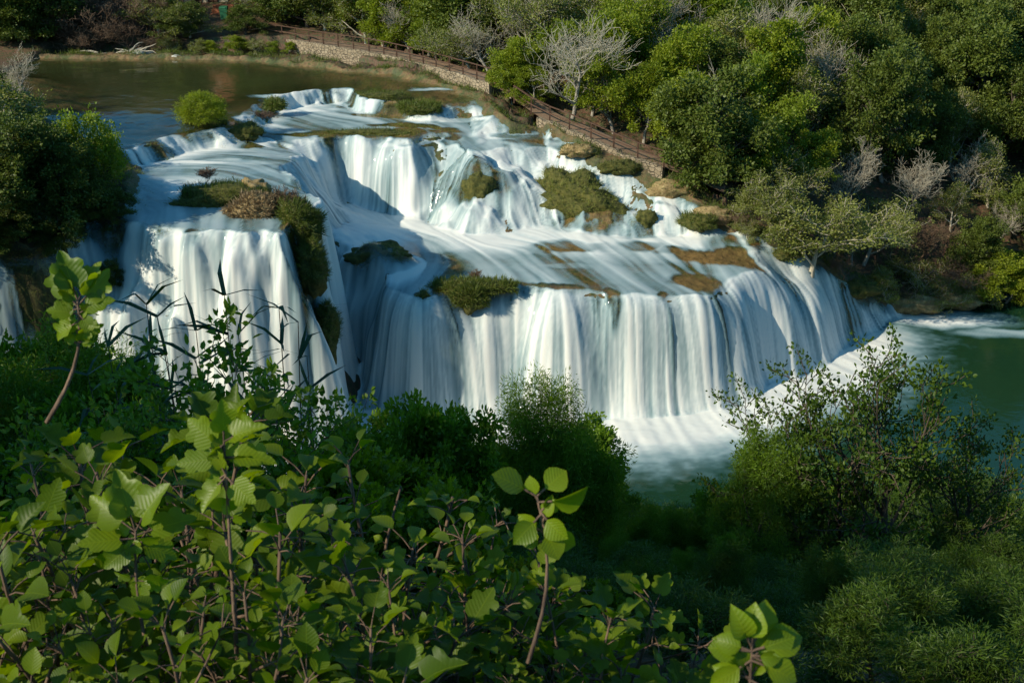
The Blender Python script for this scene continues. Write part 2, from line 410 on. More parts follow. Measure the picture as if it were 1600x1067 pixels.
def blur(A, r, it=2):
    for _ in range(it):
        for ax in (0, 1):
            P = np.pad(A, [(r+1, r) if k == ax else (0, 0) for k in (0, 1)], mode='edge')
            C = np.cumsum(P, axis=ax)
            n = A.shape[ax]
            A = (np.take(C, range(2*r+1, 2*r+1+n), axis=ax) - np.take(C, range(0, n), axis=ax))/(2*r+1)
    return A
H = .1
GX = np.arange(-44, 48.01, H); GY = np.arange(45, 106.01, H)
ZR = tin(GX, GY); ZR = np.where(np.isnan(ZR), 0, ZR)
XX, YY = np.meshgrid(GX, GY)

def bil(A, x, y):
    fx = np.clip((x-GX[0])/H, 0, len(GX)-1.001); fy = np.clip((y-GY[0])/H, 0, len(GY)-1.001)
    i = fx.astype(int); j = fy.astype(int); fx -= i; fy -= j
    return (A[j, i]*(1-fx)+A[j, i+1]*fx)*(1-fy) + (A[j+1, i]*(1-fx)+A[j+1, i+1]*fx)*fy
def poly_sd(poly, X, Y):
    """signed distance, positive inside"""
    P = [(p[0], p[1]) for p in poly]; D = np.full(X.shape, 1e9); ins = np.zeros(X.shape, bool)
    for (x0, y0), (x1, y1) in zip(P, P[1:]+P[:1]):
        dx, dy = x1-x0, y1-y0; t = np.clip(((X-x0)*dx+(Y-y0)*dy)/(dx*dx+dy*dy+1e-9), 0, 1)
        D = np.minimum(D, np.hypot(X-x0-t*dx, Y-y0-t*dy))
        c = ((y0 > Y) != (y1 > Y)) & (X < (x1-x0)*(Y-y0)/((y1-y0) if y1 != y0 else 1e-9)+x0); ins ^= c
    return np.where(ins, D, -D)
shore_low = [(1450,479,0),(1500,474,0),(1560,467,0),(1700,460,0),(2300,455,0)]
poly_main = wl(shore_far) + wl(bank_r) + wl(shore_low) + [(120,44,0),(-90,44,0),(-90,80,10)]
poly_left = wl([(-300,405,11.6),(-100,400,11.6),(0,380,12),(60,382,12),(118,340,12.2),(185,330,12.3),(203,300,12.4),(212,262,12.5),(198,240,13.3),(120,232,13.3),(60,190,13.3),(20,130,13.3),(-300,130,13.3)])
# rough edges instead of ruled ones
wx = XX + (fbm(XX*.5, YY*.5, 5)-.5)*1.6; wy = YY + (fbm(XX*.5, YY*.5, 9)-.5)*1.6
SD = np.minimum(poly_sd(poly_main, wx, wy), -poly_sd(poly_left, wx, wy))

# lips are not ruled either: shift where the survey is read by noise
amp = sstep(.4, 3.2, SD) + .6*sstep(-1.5, -5, SD)
sx = XX + (fbm(XX*.5, YY*.5, 21)-.5)*1.7*amp; sy = YY + ((fbm(XX*.42, YY*.42, 31)-.5)*2.6 + (fbm(XX*1.9, YY*1.9, 33)-.5)*.5)*amp
# steps in the curtain where the stone stands forward: (u, v, z, ra, rb, metres forward)
for u, v, z, ra, rb, fw in [(405,480,8.0,1.3,1.0,.65),(300,450,9.0,1.0,.9,.4),(470,560,5.0,1.0,1.0,.5),(650,540,4.0,1.8,1.1,1.0),(700,510,5.0,1.1,.9,.7),(600,590,1.5,1.3,1.1,.8),(860,520,4.6,1.0,1.2,.7),(790,560,3,1.2,1,.4),(985,500,5.0,1.8,1.4,.9),(1120,500,4.4,1.6,1.4,.8),(1230,500,3.2,1.4,1.2,.6),
        (620,300,9.5,1.2,.8,.6),(690,310,9,.9,.8,.5),(560,280,10,.8,.8,.5),(820,270,10.4,1.3,.9,.6),(770,330,8,1.2,.8,.5)]:
    p = W(u, v, z); sy = sy + fw*np.exp(-(((XX-p[0])/ra)**2 + ((YY-p[1])/rb)**2))
ZW = bil(ZR, sx, sy)
# rapids: lumps in the bed of steep water
slope0 = np.hypot(*np.gradient(blur(ZW, 4), H))
ZW = blur(ZW, 1, 2)
msk = blur((poly_sd(wl([(600,470,6.6),(640,430,7.1),(900,400,7.1),(1150,375,7.1),(1290,440,4.5),(1380,500,.2),(1330,560,0),(1100,660,0),(620,670,0)]), XX, YY) > 0).astype(float), 10, 2)
ZW = ZW*(1-msk) + blur(ZW, 5, 2)*msk
lump = (fbm(XX*.55, YY*.55, 41, 3)-.5)
ZW = ZW - .55*np.clip(-SD-.15, 0, 3)*(SD < -.15)        # the skin dips under the banks
# domes of rock the water runs over: (u, v, z, radius across, radius along, height)
DOMES = [(590,408,7.3,2.8,1.9,1.3),(740,290,9.3,1.7,1.3,1.0),(760,318,8.3,2.2,.9,.9),(1035,335,8.2,1.3,1.0,.5),(400,205,12.9,.8,.6,.5),(700,352,7.4,.8,.6,.4)]
for u, v, z, ra, rb, h in DOMES:
    p = W(u, v, z); q = ((XX-p[0])/ra)**2 + ((YY-p[1])/rb)**2
    ZW = ZW + h*np.clip(1-q, 0, 1)**1.4
ZW = ZW + lump*.5*sstep(.1, .5, slope0)*sstep(0, 1.5, SD)

def grads(A, r=3):
    B = blur(A, r); gy, gx = np.gradient(B, H); return gx, gy
ZW = np.where(SD > 0, ZW*sstep(.03, .3, ZW), ZW)
gx, gy = grads(ZW, 2)
# current in the flat water, arrows in the survey (u, v, z, u2, v2)
ARW = [(100,150,13.3,200,190),(300,130,13.3,400,150),(250,170,13.3,270,200),(450,120,13.3,470,140),(650,130,13.3,680,150),(560,185,12.3,640,195),
 (460,180,12.3,520,195),(620,195,12.3,650,215),(720,192,12.2,790,205),(260,262,12.3,330,258),(330,258,12.3,420,262),(420,270,12.3,470,290),(250,300,12.3,260,350),(330,325,12.2,330,360),(400,345,12.1,400,362),
 (570,345,7.4,640,375),(640,372,7.2,740,395),(740,400,7.2,800,430),(600,395,7.2,570,440),(690,420,7.1,650,455),(800,378,7.2,900,385),(850,400,7.1,900,440),(950,380,7.1,1010,420),(1000,375,7.1,1080,400),(1100,385,7,1170,420),(1050,410,6.8,1090,450),
 (560,690,0,620,700),(700,670,0,720,720),(850,680,0,870,740),(1000,670,0,1030,730),(1150,640,0,1200,690),(1300,570,0,1360,600),(1390,520,0,1450,540),(1420,497,0,1520,500),(1500,510,0,1600,520),(1500,600,0,1600,650)]
hx = np.zeros_like(XX); hy = np.zeros_like(XX); hw = np.zeros_like(XX)
for u, v, z, u2, v2 in ARW:
    a, b = W(u, v, z), W(u2, v2, z); d = np.hypot(b[0]-a[0], b[1]-a[1])
    w = 1/(((XX-a[0])**2 + (YY-a[1])**2) + .5)**1.5
    hx += w*(b[0]-a[0])/d; hy += w*(b[1]-a[1])/d; hw += w
hx /= hw; hy /= hw
g = np.hypot(gx, gy)
vx = -gx*1.0 + hx*.16; vy = -gy*1.0 + hy*.16
n_ = np.hypot(vx, vy)+1e-9; vx /= n_; vy /= n_
steep = np.hypot(*grads(ZW, 1))
# how much water comes over each place (1 full, 0 dry): (u, v, z, ra, rb, value)
dry = np.zeros_like(XX)
DRY = [(962,462,6.6,.5,.6,.75),(800,450,7.0,.35,.5,.6),(1030,462,6.4,.3,.5,.6),(690,452,7,.4,.5,.7),(500,212,12.2,3.0,.45,.55),(690,200,12.2,1.6,.6,.6),(415,160,13.3,1.6,.5,.7),(500,140,13.3,2.2,.35,.5),(575,145,13.2,1.4,.8,.8),(725,158,13.15,1.2,.4,.5),(250,222,13.3,1.0,.4,.6),(310,205,13.3,1.0,.4,.7),(830,212,11.9,1.6,.5,.5),(900,262,10.9,1.4,.5,.5),(150,350,12,1.6,1.0,.9),(60,398,11.5,1.8,.9,.9),(-60,415,11.3,2.4,.9,.8),(100,380,11.8,.9,.9,.7),(240,360,12.1,.5,.5,.5),(925,335,8.2,2.6,1.7,.95),(430,215,12.6,.8,.5,.6),(1150,385,7.1,1.2,.6,.6),(640,196,12.3,2.5,.7,.7),(790,205,12.1,1.4,.5,.6),(735,446,7.0,2.4,.8,.9),(850,446,7.0,2.2,.5,.62),(560,210,12.2,3.6,.7,.75),(640,208,12.2,1.6,1.0,.8),(510,214,12.2,.8,.8,.7),(600,168,12.9,2.2,1.2,.9),(650,160,13.2,2.2,1.2,1.0),(420,156,13.3,1.2,.8,.8),
       (740,300,9.2,1.6,1.3,.75),(770,322,8.2,1.8,1.0,.6),(600,402,7.6,2.2,1.3,.85),(1010,345,8.0,1.0,.9,.7),(1060,345,8.0,.8,.8,.5),(380,215,12.8,.9,1.0,.6),(365,200,12.9,.8,1.4,1.0),(292,215,13.0,.9,.6,.8),
       (476,400,10.5,.9,2.0,.8),(505,520,5.5,.7,1.2,.5),(660,462,6.9,.5,.6,.7),(300,362,12.1,.6,.5,.35),(345,362,12.1,.5,.5,.45),(700,205,12.2,.9,.7,.6),(890,387,7.1,3.0,1.1,.72),(1125,402,6.8,3.0,1.3,.74),(1085,440,6.5,1.6,1.0,.7),(1010,385,7.0,1.6,.9,.6),
       (1330,470,2.6,1.0,1.0,.6),(1190,372,7.5,.9,.6,.5),(1060,395,6.9,1.5,.8,.5)]
for u, v, z, ra, rb, val in DRY:
    p = W(u, v, z); q = np.hypot((wx-p[0])/ra, (wy-p[1])/rb)
    dry = np.maximum(dry, val*sstep(1.25, .55, q))
nf = RNG.random(XX.shape)
n1 = blur(nf, 0, 1)
n2 = vnoise(XX/.42, YY/.42, 3)
n3 = vnoise(XX/1.7, YY/1.7, 7)
src = sstep(.22, .8, steep)
src = src*sstep(-.1, .5, SD)*(YY > 51.5)*sstep(.02, .3, ZW)
def trace(sign, nst, ds, fields, decay=None):
    x = XX.copy(); y = YY.copy(); acc = [np.zeros_like(XX) for _ in fields]; ws = [0]*len(fields)
    for k in range(nst):
        cx = bil(vx, x, y); cy = bil(vy, x, y); s = bil(steep, x, y)
        q = ds/np.sqrt(1+np.minimum(s, 4)**2)
        x = x + sign*cx*q; y = y + sign*cy*q
        for i, (A, ln) in enumerate(fields):
            w = math.exp(-(k*ds)/ln); acc[i] += w*bil(A, x, y); ws[i] += w
    return [a/w for a, w in zip(acc, ws)]
b1, b2, b3, bs, bs2, bd = trace(-1, 46, .22, [(n1, 3.5), (n2, 6.), (n3, 8.), (src, 2.6), (src, 7.), (dry, 3.0)])
f1, f2, f3 = trace(1, 22, .22, [(n1, 3.), (n2, 4.), (n3, 5.)])
def norm(A): 
    mu = blur(A, 30, 1); sd = np.sqrt(blur((A-mu)**2, 30, 1))+1e-6; return np.clip((A-mu)/sd, -2.5, 2.5)
S1 = norm(b1+f1*.6); S2 = norm(b2+f2*.6); S3 = norm(b3+f3*.6)
mist = blur(np.maximum(bs*1.3, bs2*.62), 12, 2)*1.0*(.75+.5*fbm(XX*.5, YY*.8, 211, 4)) + .10*(fbm(XX*1.8, YY*2.6, 214, 3)-.5)
up = np.where(ZW < .12, np.maximum(mist, .0), np.maximum(bs*1.2, bs2*1.0))
wet = sstep(-.1, .5, SD)*(YY > 53)*sstep(.02, .3, ZW)
foam = np.clip(np.maximum(sstep(.12, .55, steep)*.95*wet, sstep(.04, .5, up)*1.0), 0, 1)
st = S1*.10 + S2*.17 + S3*.15
hi = sstep(.25, .8, steep)
gap = sstep(-.7, -1.9, S2)*.35*sstep(11.9, 12.5, ZW) + sstep(-.9, -2.0, S3)*.22 + sstep(-1.0, -2.2, S2)*.15
foam = foam*(1 - .22*hi) + (S1*.12 + S2*.10 + S3*.10 - gap)*hi + (1-hi)*(S1*.03+S2*.12+S3*.14)*sstep(.02, .4, foam)*np.where(ZW < .12, .12, 1)
foam = np.where(ZW > 1, np.maximum(foam, (.30 + S2*.10 + S3*.12 + S1*.02)*(ZW < 12.7)), foam)
foam = foam - dry*(.95-.3*hi) - bd*.55*hi*(.7+S1*.3)
foam = foam*sstep(-.25, .25, SD)*(YY < 88)
# foam painted where the current is known to carry it
FO = [(700,380,7.2,6,2.6,.75),(620,370,7.2,3,2.2,.9),(540,340,8,3,3,.6),(880,415,7.1,3,.8,.5),(940,365,7.2,4,.8,.8),(1000,400,7,2,1.6,.45),(300,290,12.3,5,3.6,.75),(330,255,12.3,5,1.0,.9),(250,330,12.2,3,3,.6),(480,172,12.3,4,.9,.85),(700,188,12.2,4,.8,.8),(670,140,13.3,1.8,.6,.8),
      (780,208,12,3,1.0,.8),(900,660,0,9,1.6,.95),(700,675,0,7,1.5,.7),(1180,635,0,3.5,2.5,.6),(1480,500,0,5,1.6,.8),(1420,492,0,2.5,1.0,.9),(1330,545,0,2.2,1.6,.6),(580,660,0,3,2.5,.8),(450,730,0,6,2,.8),(580,560,2,2,3,.9),(1560,520,0,4,.9,.45),(1040,640,0,3,1,.8)]
soft = np.clip(.62 + S2*.10 + S3*.14 + S1*.04, 0, 1)
for u, v, z, ra, rb, val in FO:
    p = W(u, v, z); q = np.hypot((wx-p[0])/ra, (wy-p[1])/rb)
    foam = np.maximum(foam, val*1.35*soft*sstep(1.25, .35, q)*(1-dry))
foam = np.where(ZW < .25, foam*.97, foam)
foam = np.clip(foam, 0, 1)
SHALE = sstep(13.1, 13.28, ZW)
low = sstep(.5, .1, ZW)
# transparency of clear water: deep far from shores and lips
lipd = np.maximum(blur((steep > .3).astype(float), 14, 2), blur((steep > .3).astype(float), 34, 2)*1.3)
deep = np.where(low > .5, .96, np.where(SHALE > .5, np.clip(.97 - lipd*4.5 + (fbm(XX*.3, YY*.9, 77)-.5)*.3, .3, .97), .12))
deep = np.where((ZW > 6) & (ZW < 12.6), deep*.6, deep)
deep = deep*np.where(low > .5, 1, np.clip(.5+.5*sstep(.2, 3, SD), 0, 1)); deep = deep*(1-.5*dry)
# geometry of the water skin: pushed out along its normal in ropes
gx, gy = grads(ZW, 1); nz = 1/np.sqrt(1+gx**2+gy**2); nx, ny = -gx*nz, -gy*nz
push = (S2*.022 + S3*.085 + S1*.008)*sstep(.15, .7, steep)*sstep(0, .5, foam) + (S2*.015+S3*.02)*(1-sstep(.15, .5, steep))*foam - .05*(steep > .5)
push = blur(push, 0, 1) + (fbm(XX*.7, YY*.9, 221, 4)-.5)*.16*foam*(ZW < .15)
WX, WY, WZ = XX + nx*push, YY + ny*push, ZW + nz*push
nxw, nyw = len(GX), len(GY)
ii = np.arange((nyw-1)*(nxw-1)); jx = ii % (nxw-1); jy = ii // (nxw-1); v0 = jy*nxw + jx
FACES = np.stack([v0, v0+1, v0+1+nxw, v0+nxw], 1)
keep = (SD.ravel()[v0] > -1.2) & (SD.ravel()[v0+nxw+1] > -1.2)
WV = np.stack([WX.ravel(), WY.ravel(), WZ.ravel()], 1)
# bed
deepen = np.where(SHALE > .5, .10 + .8*sstep(.5, 6, SD) - .9*lipd, np.where(low > .5, .3 + 2.0*sstep(.3, 4, SD), .16))
deepen = np.clip(deepen, .10, 3)
bn = fbm(XX*1.6, YY*1.6, 51, 4)-.5; bn2 = fbm(XX*5, YY*5, 61, 3)-.5
ins = sstep(-.3, .6, SD)
zb = ZW - deepen*ins + (1-ins)*(.25 + .5*sstep(0, 3, -SD)*0) + bn*.28*(1-.5*ins) + bn2*.10
hiB = sstep(.5, 1.1, steep)
zb = zb + dry*(.14 + bn*.5)*sstep(.55, .95, dry)*(1-hiB)       # rock breaks the surface where water stays away
PATHW = wl([(425,58,14.35),(500,70,14.35),(589,84,14.3),(650,98,14.3),(707,114,14.25),(764,131,14.2),(800,158,13.3),(838,184,12.5),(895,206,12.1),(982,245,11.1),(1035,262,10.7),(1085,283,10.0),(1130,302,9.3)])
def offset(ps, d):
    P = np.array(ps); t = np.gradient(P[:, :2], axis=0); t /= np.linalg.norm(t, axis=1, keepdims=True)
    Q = P.copy(); Q[:, 0] += -t[:, 1]*d; Q[:, 1] += t[:, 0]*d; return Q
PC = offset(PATHW, 1.25)
for a, b in zip(PC[:-1], PC[1:]):
    dx, dy = b[0]-a[0], b[1]-a[1]; t = np.clip(((XX-a[0])*dx+(YY-a[1])*dy)/(dx*dx+dy*dy), 0, 1)
    dd = np.hypot(XX-a[0]-t*dx, YY-a[1]-t*dy); zp = a[2]+t*(b[2]-a[2])
    zb = np.where(dd < 1.25, np.minimum(zb, zp-.12), zb)
    zb = np.where((dd >= 1.25) & (dd < 2.6) & (ZW > zp-1.2) & (SD < -1.5), zb*.3+(zp)*.7, zb)
BX = XX + nx*(-.36 + bn*.5)*hiB; BY = YY + ny*(-.36 + bn*.5)*hiB
BVt = np.stack([BX.ravel(), BY.ravel(), zb.ravel()], 1)
me = mesh_np('rock_terraces', BVt, FACES, M['bed'], True)
set_attr(me, 'ochre', np.clip(dry*1.5, 0, 1)*(1-hiB))
set_attr(me, 'bank', sstep(-.1, .9, -SD + bn*1.2)*np.where(ZW > -1, 1, 1))
struct(link('rock_terraces', me), 'brown travertine terraces with olive moss under the falls')
# the water skin in its named stretches; seams lie where it is calm
def region():
    R = np.full(XX.shape, 2)                       # main fall and middle basin
    R[ZW > 12.75] = 0
    ed = W(503, 335, 11.9)[0]
    p1 = wl([(470,245,12),(503,335,11.9),(500,330,12.1),(512,400,9.5),(528,500,5.5),(543,600,1.5),(550,655,.1)])
    left = poly_sd(p1 + [(-13,47,0),(-60,47,0),(-60,75,12),(p1[0][0]-3,74,12)], XX, YY) > 0
    R[left & (ZW < 12.75) & (ZW > .12)] = 3
    up = poly_sd(wl([(480,235,12),(505,303,9),(597,335,7.5),(700,366,7.2),(866,360,7.3),(1000,372,7.2),(1110,374,7.2),(1150,360,8),(1100,320,9),(860,170,13),(760,120,13.3),(300,120,13.3),(380,205,12.5)]), XX, YY) > 0
    R[up & (ZW < 12.75) & (R == 2)] = 4
    R[(ZW < .12)] = 1
    return R
RG = region().ravel()
gm = np.stack([-np.gradient(WZ, axis=1).ravel()/H, -np.gradient(WZ, axis=0).ravel()/H, np.ones(WZ.size)], 1)
NAMES = {0: ('upper_pool', 'still dark green water of the upper pool'), 1: ('lower_pool', 'emerald green water of the lower pool with drifting foam'), 2: ('main_waterfall', 'broad white curtain of the lowest and widest waterfall'),
         3: ('left_waterfall', 'blue shaded waterfall and basin left of the mossy promontory'), 4: ('upper_waterfall', 'white upper waterfall and rapids beside the boardwalk')}
fr = RG[v0]
for k, (nm, lb) in NAMES.items():
    fs = FACES[keep & (fr == k)]
    if len(fs) == 0: continue
    used, inv = np.unique(fs, return_inverse=True)
    me = mesh_np(nm, WV[used], inv.reshape(fs.shape), M['water'], True)
    set_attr(me, 'foam', foam.ravel()[used]); set_attr(me, 'deep', deep.ravel()[used]); set_attr(me, 'lowpool', low.ravel()[used])
    o = struct(link(nm, me), lb)
# wide ground beyond the surveyed core, sunk under it
H2 = 1.0
CX = np.arange(-160, 160.1, H2); CY = np.arange(-60, 230.1, H2)
CZZ = tin(CX, CY); CZZ = np.where(np.isnan(CZZ), 10, CZZ)
cx, cy = np.meshgrid(CX, CY)
CZZ = blur(CZZ, 1, 1)
core = (cx > -42.5) & (cx < 46.5) & (cy > 46.5) & (cy < 104.5)
gz = CZZ + (fbm(cx*.2, cy*.2, 91)-.5)*.8*(~((np.abs(CZZ) < .5)))
gz = np.where(core, CZZ-3.5, gz); gz = np.where((CZZ < .2) & ~core, -1.2, gz)
n2x = len(CX); q = np.arange((len(CY)-1)*(n2x-1)); v0c = (q//(n2x-1))*n2x + q % (n2x-1)
me = mesh_np('ground', np.stack([cx.ravel(), cy.ravel(), gz.ravel()], 1), np.stack([v0c, v0c+1, v0c+1+n2x, v0c+n2x], 1), M['bed'], True)
set_attr(me, 'bank', np.ones(cx.size)); struct(link('ground', me), 'leaf littered ground of the wooded hillsides')
def flat(name, x0, x1, y0, y1, z, lowp, lb):
    me = mesh_np(name, [(x0,y0,z),(x1,y0,z),(x1,y1,z),(x0,y1,z)], [(0,1,2,3)], M['water'])
    set_attr(me, 'foam', np.zeros(4)); set_attr(me, 'deep', np.full(4, .96)); set_attr(me, 'lowpool', np.full(4, lowp)); return struct(link(name, me), lb)
flat('river_downstream', 47.9, 150, 40, 80, -.01, 1, 'green river water running off to the right')
flat('river_foot', -90, 47.9, 40, 45.1, -.01, 1, 'green water along the near shore')
def GZ(x, y):
    if GX[0]+1 < x < GX[-1]-1 and GY[0]+1 < y < GY[-1]-1:
        return float(zb[int(round((y-GY[0])/H)), int(round((x-GX[0])/H))])
    i = min(max(int(round((x-CX[0])/H2)), 0), len(CX)-1); j = min(max(int(round((y-CY[0])/H2)), 0), len(CY)-1)
    return float(CZZ[j, i])
def SDat(x, y):
    if GX[0] < x < GX[-1] and GY[0] < y < GY[-1]: return float(SD[int((y-GY[0])/H), int((x-GX[0])/H)])
    return -5.0

# ------------------------------------------------------------------ light, sky, camera
sun_to = Vector((-.80, -.42, .56)).normalized()
el = math.asin(sun_to.z); az = math.atan2(sun_to.x, sun_to.y)
wd = bpy.data.worlds.new('World'); SC.world = wd; wd.use_nodes = True
nt = wd.node_tree; nt.nodes.clear()
sk = N(nt, 'ShaderNodeTexSky', sky_type='NISHITA', sun_disc=False, sun_elevation=el, sun_rotation=az)
bg = N(nt, 'ShaderNodeBackground', i_Strength=.11); L(nt, mixc(nt, 1.0, sk.outputs[0], (.40, 1.0, 1.22), 'MULTIPLY'), bg.inputs[0]); L(nt, bg.outputs[0], N(nt, 'ShaderNodeOutputWorld').inputs[0])
sd = bpy.data.lights.new('sun', 'SUN'); sd.energy = 5.0; sd.angle = math.radians(.6); sd.color = (1.0, .89, .70)
so = bpy.data.objects.new('sun', sd); COL.objects.link(so); so.rotation_euler = sun_to.to_track_quat('Z', 'Y').to_euler(); so.location = (-40, -20, 60)
cam = bpy.data.cameras.new('camera'); co = bpy.data.objects.new('camera', cam); COL.objects.link(co)
co.location = (0, 0, CZ); co.rotation_euler = (math.pi/2 - PITCH, 0, 0)
cam.sensor_width = 36; cam.lens = F/1600*36; cam.clip_end = 2000; cam.clip_start = .1
SC.camera = co
SC.view_settings.view_transform = 'Standard'; SC.view_settings.look = 'None'; SC.view_settings.gamma = 1; SC.view_settings.exposure = .22
# ================================================================== plants
def rv(s=1.0): return Vector((random.gauss(0, s), random.gauss(0, s), random.gauss(0, s)))
def leaf_tpl(kind):
    """unit leaf along +y lying in xy, slightly folded; returns verts, faces(quads/tri padded to quads), uv"""
    if kind == 'rhomb':
        v = [(0,0,0),(.32,.45,.07),(0,1,0),(-.32,.45,.07)]; f = [(0,1,2,3)]
    elif kind == 'oval':
        v = [(0,0,0),(.24,.25,.06),(.26,.6,.06),(0,1,-.05),(-.26,.6,.06),(-.24,.25,.06)]; f = [(0,1,2,3),(0,3,4,5)]
    elif kind == 'narrow':
        v = [(0,0,0),(.09,.4,.02),(0,1,-.08),(-.09,.4,.02)]; f = [(0,1,2,3)]
    elif kind == 'blade':
        v = [(-.03,0,0),(.03,0,0),(.035,.5,.03),(0,1,-.16),(0,1,-.16),(-.035,.5,.03)]; f = [(0,1,2,5),(5,2,3,4)]
    elif kind == 'tri3':
        v = [(0,0,0),(.30,.15,.03),(.45,.50,.08),(.17,.50,.02),(.18,.80,.04),(0,1,0),(-.18,.80,.04),(-.17,.50,.02),(-.45,.50,.08),(-.30,.15,.03)]
        f = [(0,1,2,3),(0,3,4,5),(0,5,6,7),(0,7,8,9)]
    elif kind == 'ovate':
        v = []; ws = [0, .30, .43, .42, .28, 0]; f = []
        for i, w in enumerate(ws):
            y = i/5; zc = -.25*y*y
            v += [(-w, y, zc+.35*w), (0, y, zc), (w, y, zc+.35*w)]
        for i in range(5): f += [(3*i, 3*i+1, 3*i+4, 3*i+3), (3*i+1, 3*i+2, 3*i+5, 3*i+4)]
    elif kind == 'fig':
        # five rounded lobes, folded along the midrib, right half then mirrored
        R = [(.0,.0),(.16,-.06),(.34,.04),(.43,.22),(.41,.37),(.34,.44),(.42,.53),(.43,.66),(.33,.76),(.22,.75),(.17,.78),(.16,.88),(.09,.98),(0,1.05)]
        z = lambda x, y: .42*abs(x) + .07*math.sin(y*6+x*8)*abs(x)*2 - .22*y*y
        v = [(0, .30, z(0,.30)), (0, .65, z(0,.65))]
        for x, y in R: v.append((x, y, z(x, y)))
        for x, y in R[1:-1]: v.append((-x, y, z(x, y)))
        r = lambda i: 2+i
        l = lambda i: 2 if i == 0 else (2+13 if i == 13 else 2+13+i)
        f = []
        for s, fl in ((r, False), (l, True)):
            q = [(0, s(0), s(1), s(2)), (0, s(2), s(3), s(4)), (0, s(4), s(5), 1), (1, s(5), s(6), s(7)), (1, s(7), s(8), s(9)), (1, s(9), s(10), s(13)), (s(10), s(11), s(12), s(13))]
            f += [t[::-1] for t in q] if fl else q
    v = np.array(v, float); uv = np.stack([v[:, 0]+.5, v[:, 1]], 1)
    return v, np.array(f), uv
TPL = {k: leaf_tpl(k) for k in ('rhomb', 'oval', 'narrow', 'blade', 'tri3', 'fig', 'ovate')}
def rot_frames(dirs, ups, rng):
    y = dirs/np.linalg.norm(dirs, axis=1, keepdims=True)
    x = np.cross(y, ups); x /= np.linalg.norm(x, axis=1, keepdims=True)+1e-9
    z = np.cross(x, y); return np.stack([x, y, z], 2)          # columns
def leaves_mesh(name, kind, P, D, U, S, mt, seed=0, uvs=False, smooth=False, lv=None):
    rng = np.random.default_rng(seed)
    v, f, uv = TPL[kind]; n = len(P)
    Rm = rot_frames(D, U, rng)
    vv = np.repeat(v[None], n, 0); vv[:, :, 2] *= rng.uniform(.3, 2.0, (n, 1)); vv[:, :, 0] *= rng.uniform(.8, 1.15, (n, 1))
    V = np.einsum('nij,nkj->nki', Rm, vv)*S[:, None, None] + P[:, None, :]
    Fc = f[None] + (np.arange(n)*len(v))[:, None, None]
    me = mesh_np(name, V.reshape(-1, 3), Fc.reshape(-1, 4), mt, smooth)
    l = rng.random(n) if lv is None else lv
    set_attr(me, 'lv', np.repeat(l, len(v)))
    if uvs:
        ul = me.uv_layers.new(name='UVMap'); a = uv[f].reshape(-1, 2); ul.data.foreach_set('uv', np.tile(a, (n, 1)).astype(np.float32).ravel())
    return me
def limbs(seed, H, trunk=.35, spread=.45, levels=3, kids=(6, 5, 4), r0=None, up=.5, wob=.12, lens=(.42, .24, .14), low=0.25, lean=(0, 0)):
    """branch skeleton: list of (points, radii, level)"""
    rnd = random.Random(seed); out = []; tips = []
    r0 = r0 or H*.028
    def br(p, d, ln, r, lev):
        n = 4 if lev < 2 else 3
        P = [p.copy()]; q = p.copy(); dd = d.normalized()
        for i in range(n):
            dd = (dd + Vector((rnd.gauss(0, wob), rnd.gauss(0, wob), rnd.gauss(0, wob)+ (.10*up if lev else 0)))).normalized()
            q = q + dd*ln/n; P.append(q.copy())
        R = [r*(1-.72*i/n) for i in range(n+1)]
        out.append((P, R, lev))
        if lev >= levels: tips.append((P[-1], dd)); tips.append((P[-2], dd)); return
        k = kids[lev]
        for j in range(k):
            t = (low if lev == 0 else .25) + (1-(low if lev == 0 else .25))*(j+rnd.random()*.7)/k
            t = min(t, 1.0); i = min(int(t*n), n-1); s = t*n-i
            pp = P[i].lerp(P[i+1], s)
            a = rnd.random()*6.283 if lev else (j*2.4+rnd.random())
            side = Vector((math.cos(a), math.sin(a), 0))
            if lev: side = (side - dd*side.dot(dd)); side.z += rnd.gauss(0, .35)
            nd = (side*(1.0 if lev else (1.1-.5*t)*1.2) + dd*(.65 if lev else .45+.6*t) + Vector((0, 0, up*.35))).normalized()
            L_ = H*lens[lev]*rnd.uniform(.7, 1.15)*(1 if lev else (1.15-.55*t)*spread/.45)
            br(pp, nd, L_, R[i]*.55, lev+1)
        tips.append((P[-1], dd))
    br(Vector((0, 0, -.15)), Vector((lean[0], lean[1], 1)), H*(trunk+.35), r0, 0)
    zmax = max(p.z for P, R, l in out for p in P); k = H/zmax*.97
    out2 = [([p*k for p in P], R, l) for P, R, l in out]
    return out2, [(p*k, d) for p, d in tips]
def skin(bs, name, mt, levels=9, k=5, mult=1.0, minr=0):
    m = MB()
    for P, R, l in bs:
        if l > levels: continue
        m.tube(P, [max(r*mult, minr) for r in R], k if l < 2 else 3, cap=False)
    me = bpy.data.meshes.new(name); me.from_pydata(m.v, [], m.f); me.materials.append(mt)
    me.polygons.foreach_set('use_smooth', [True]*len(me.polygons)); return me
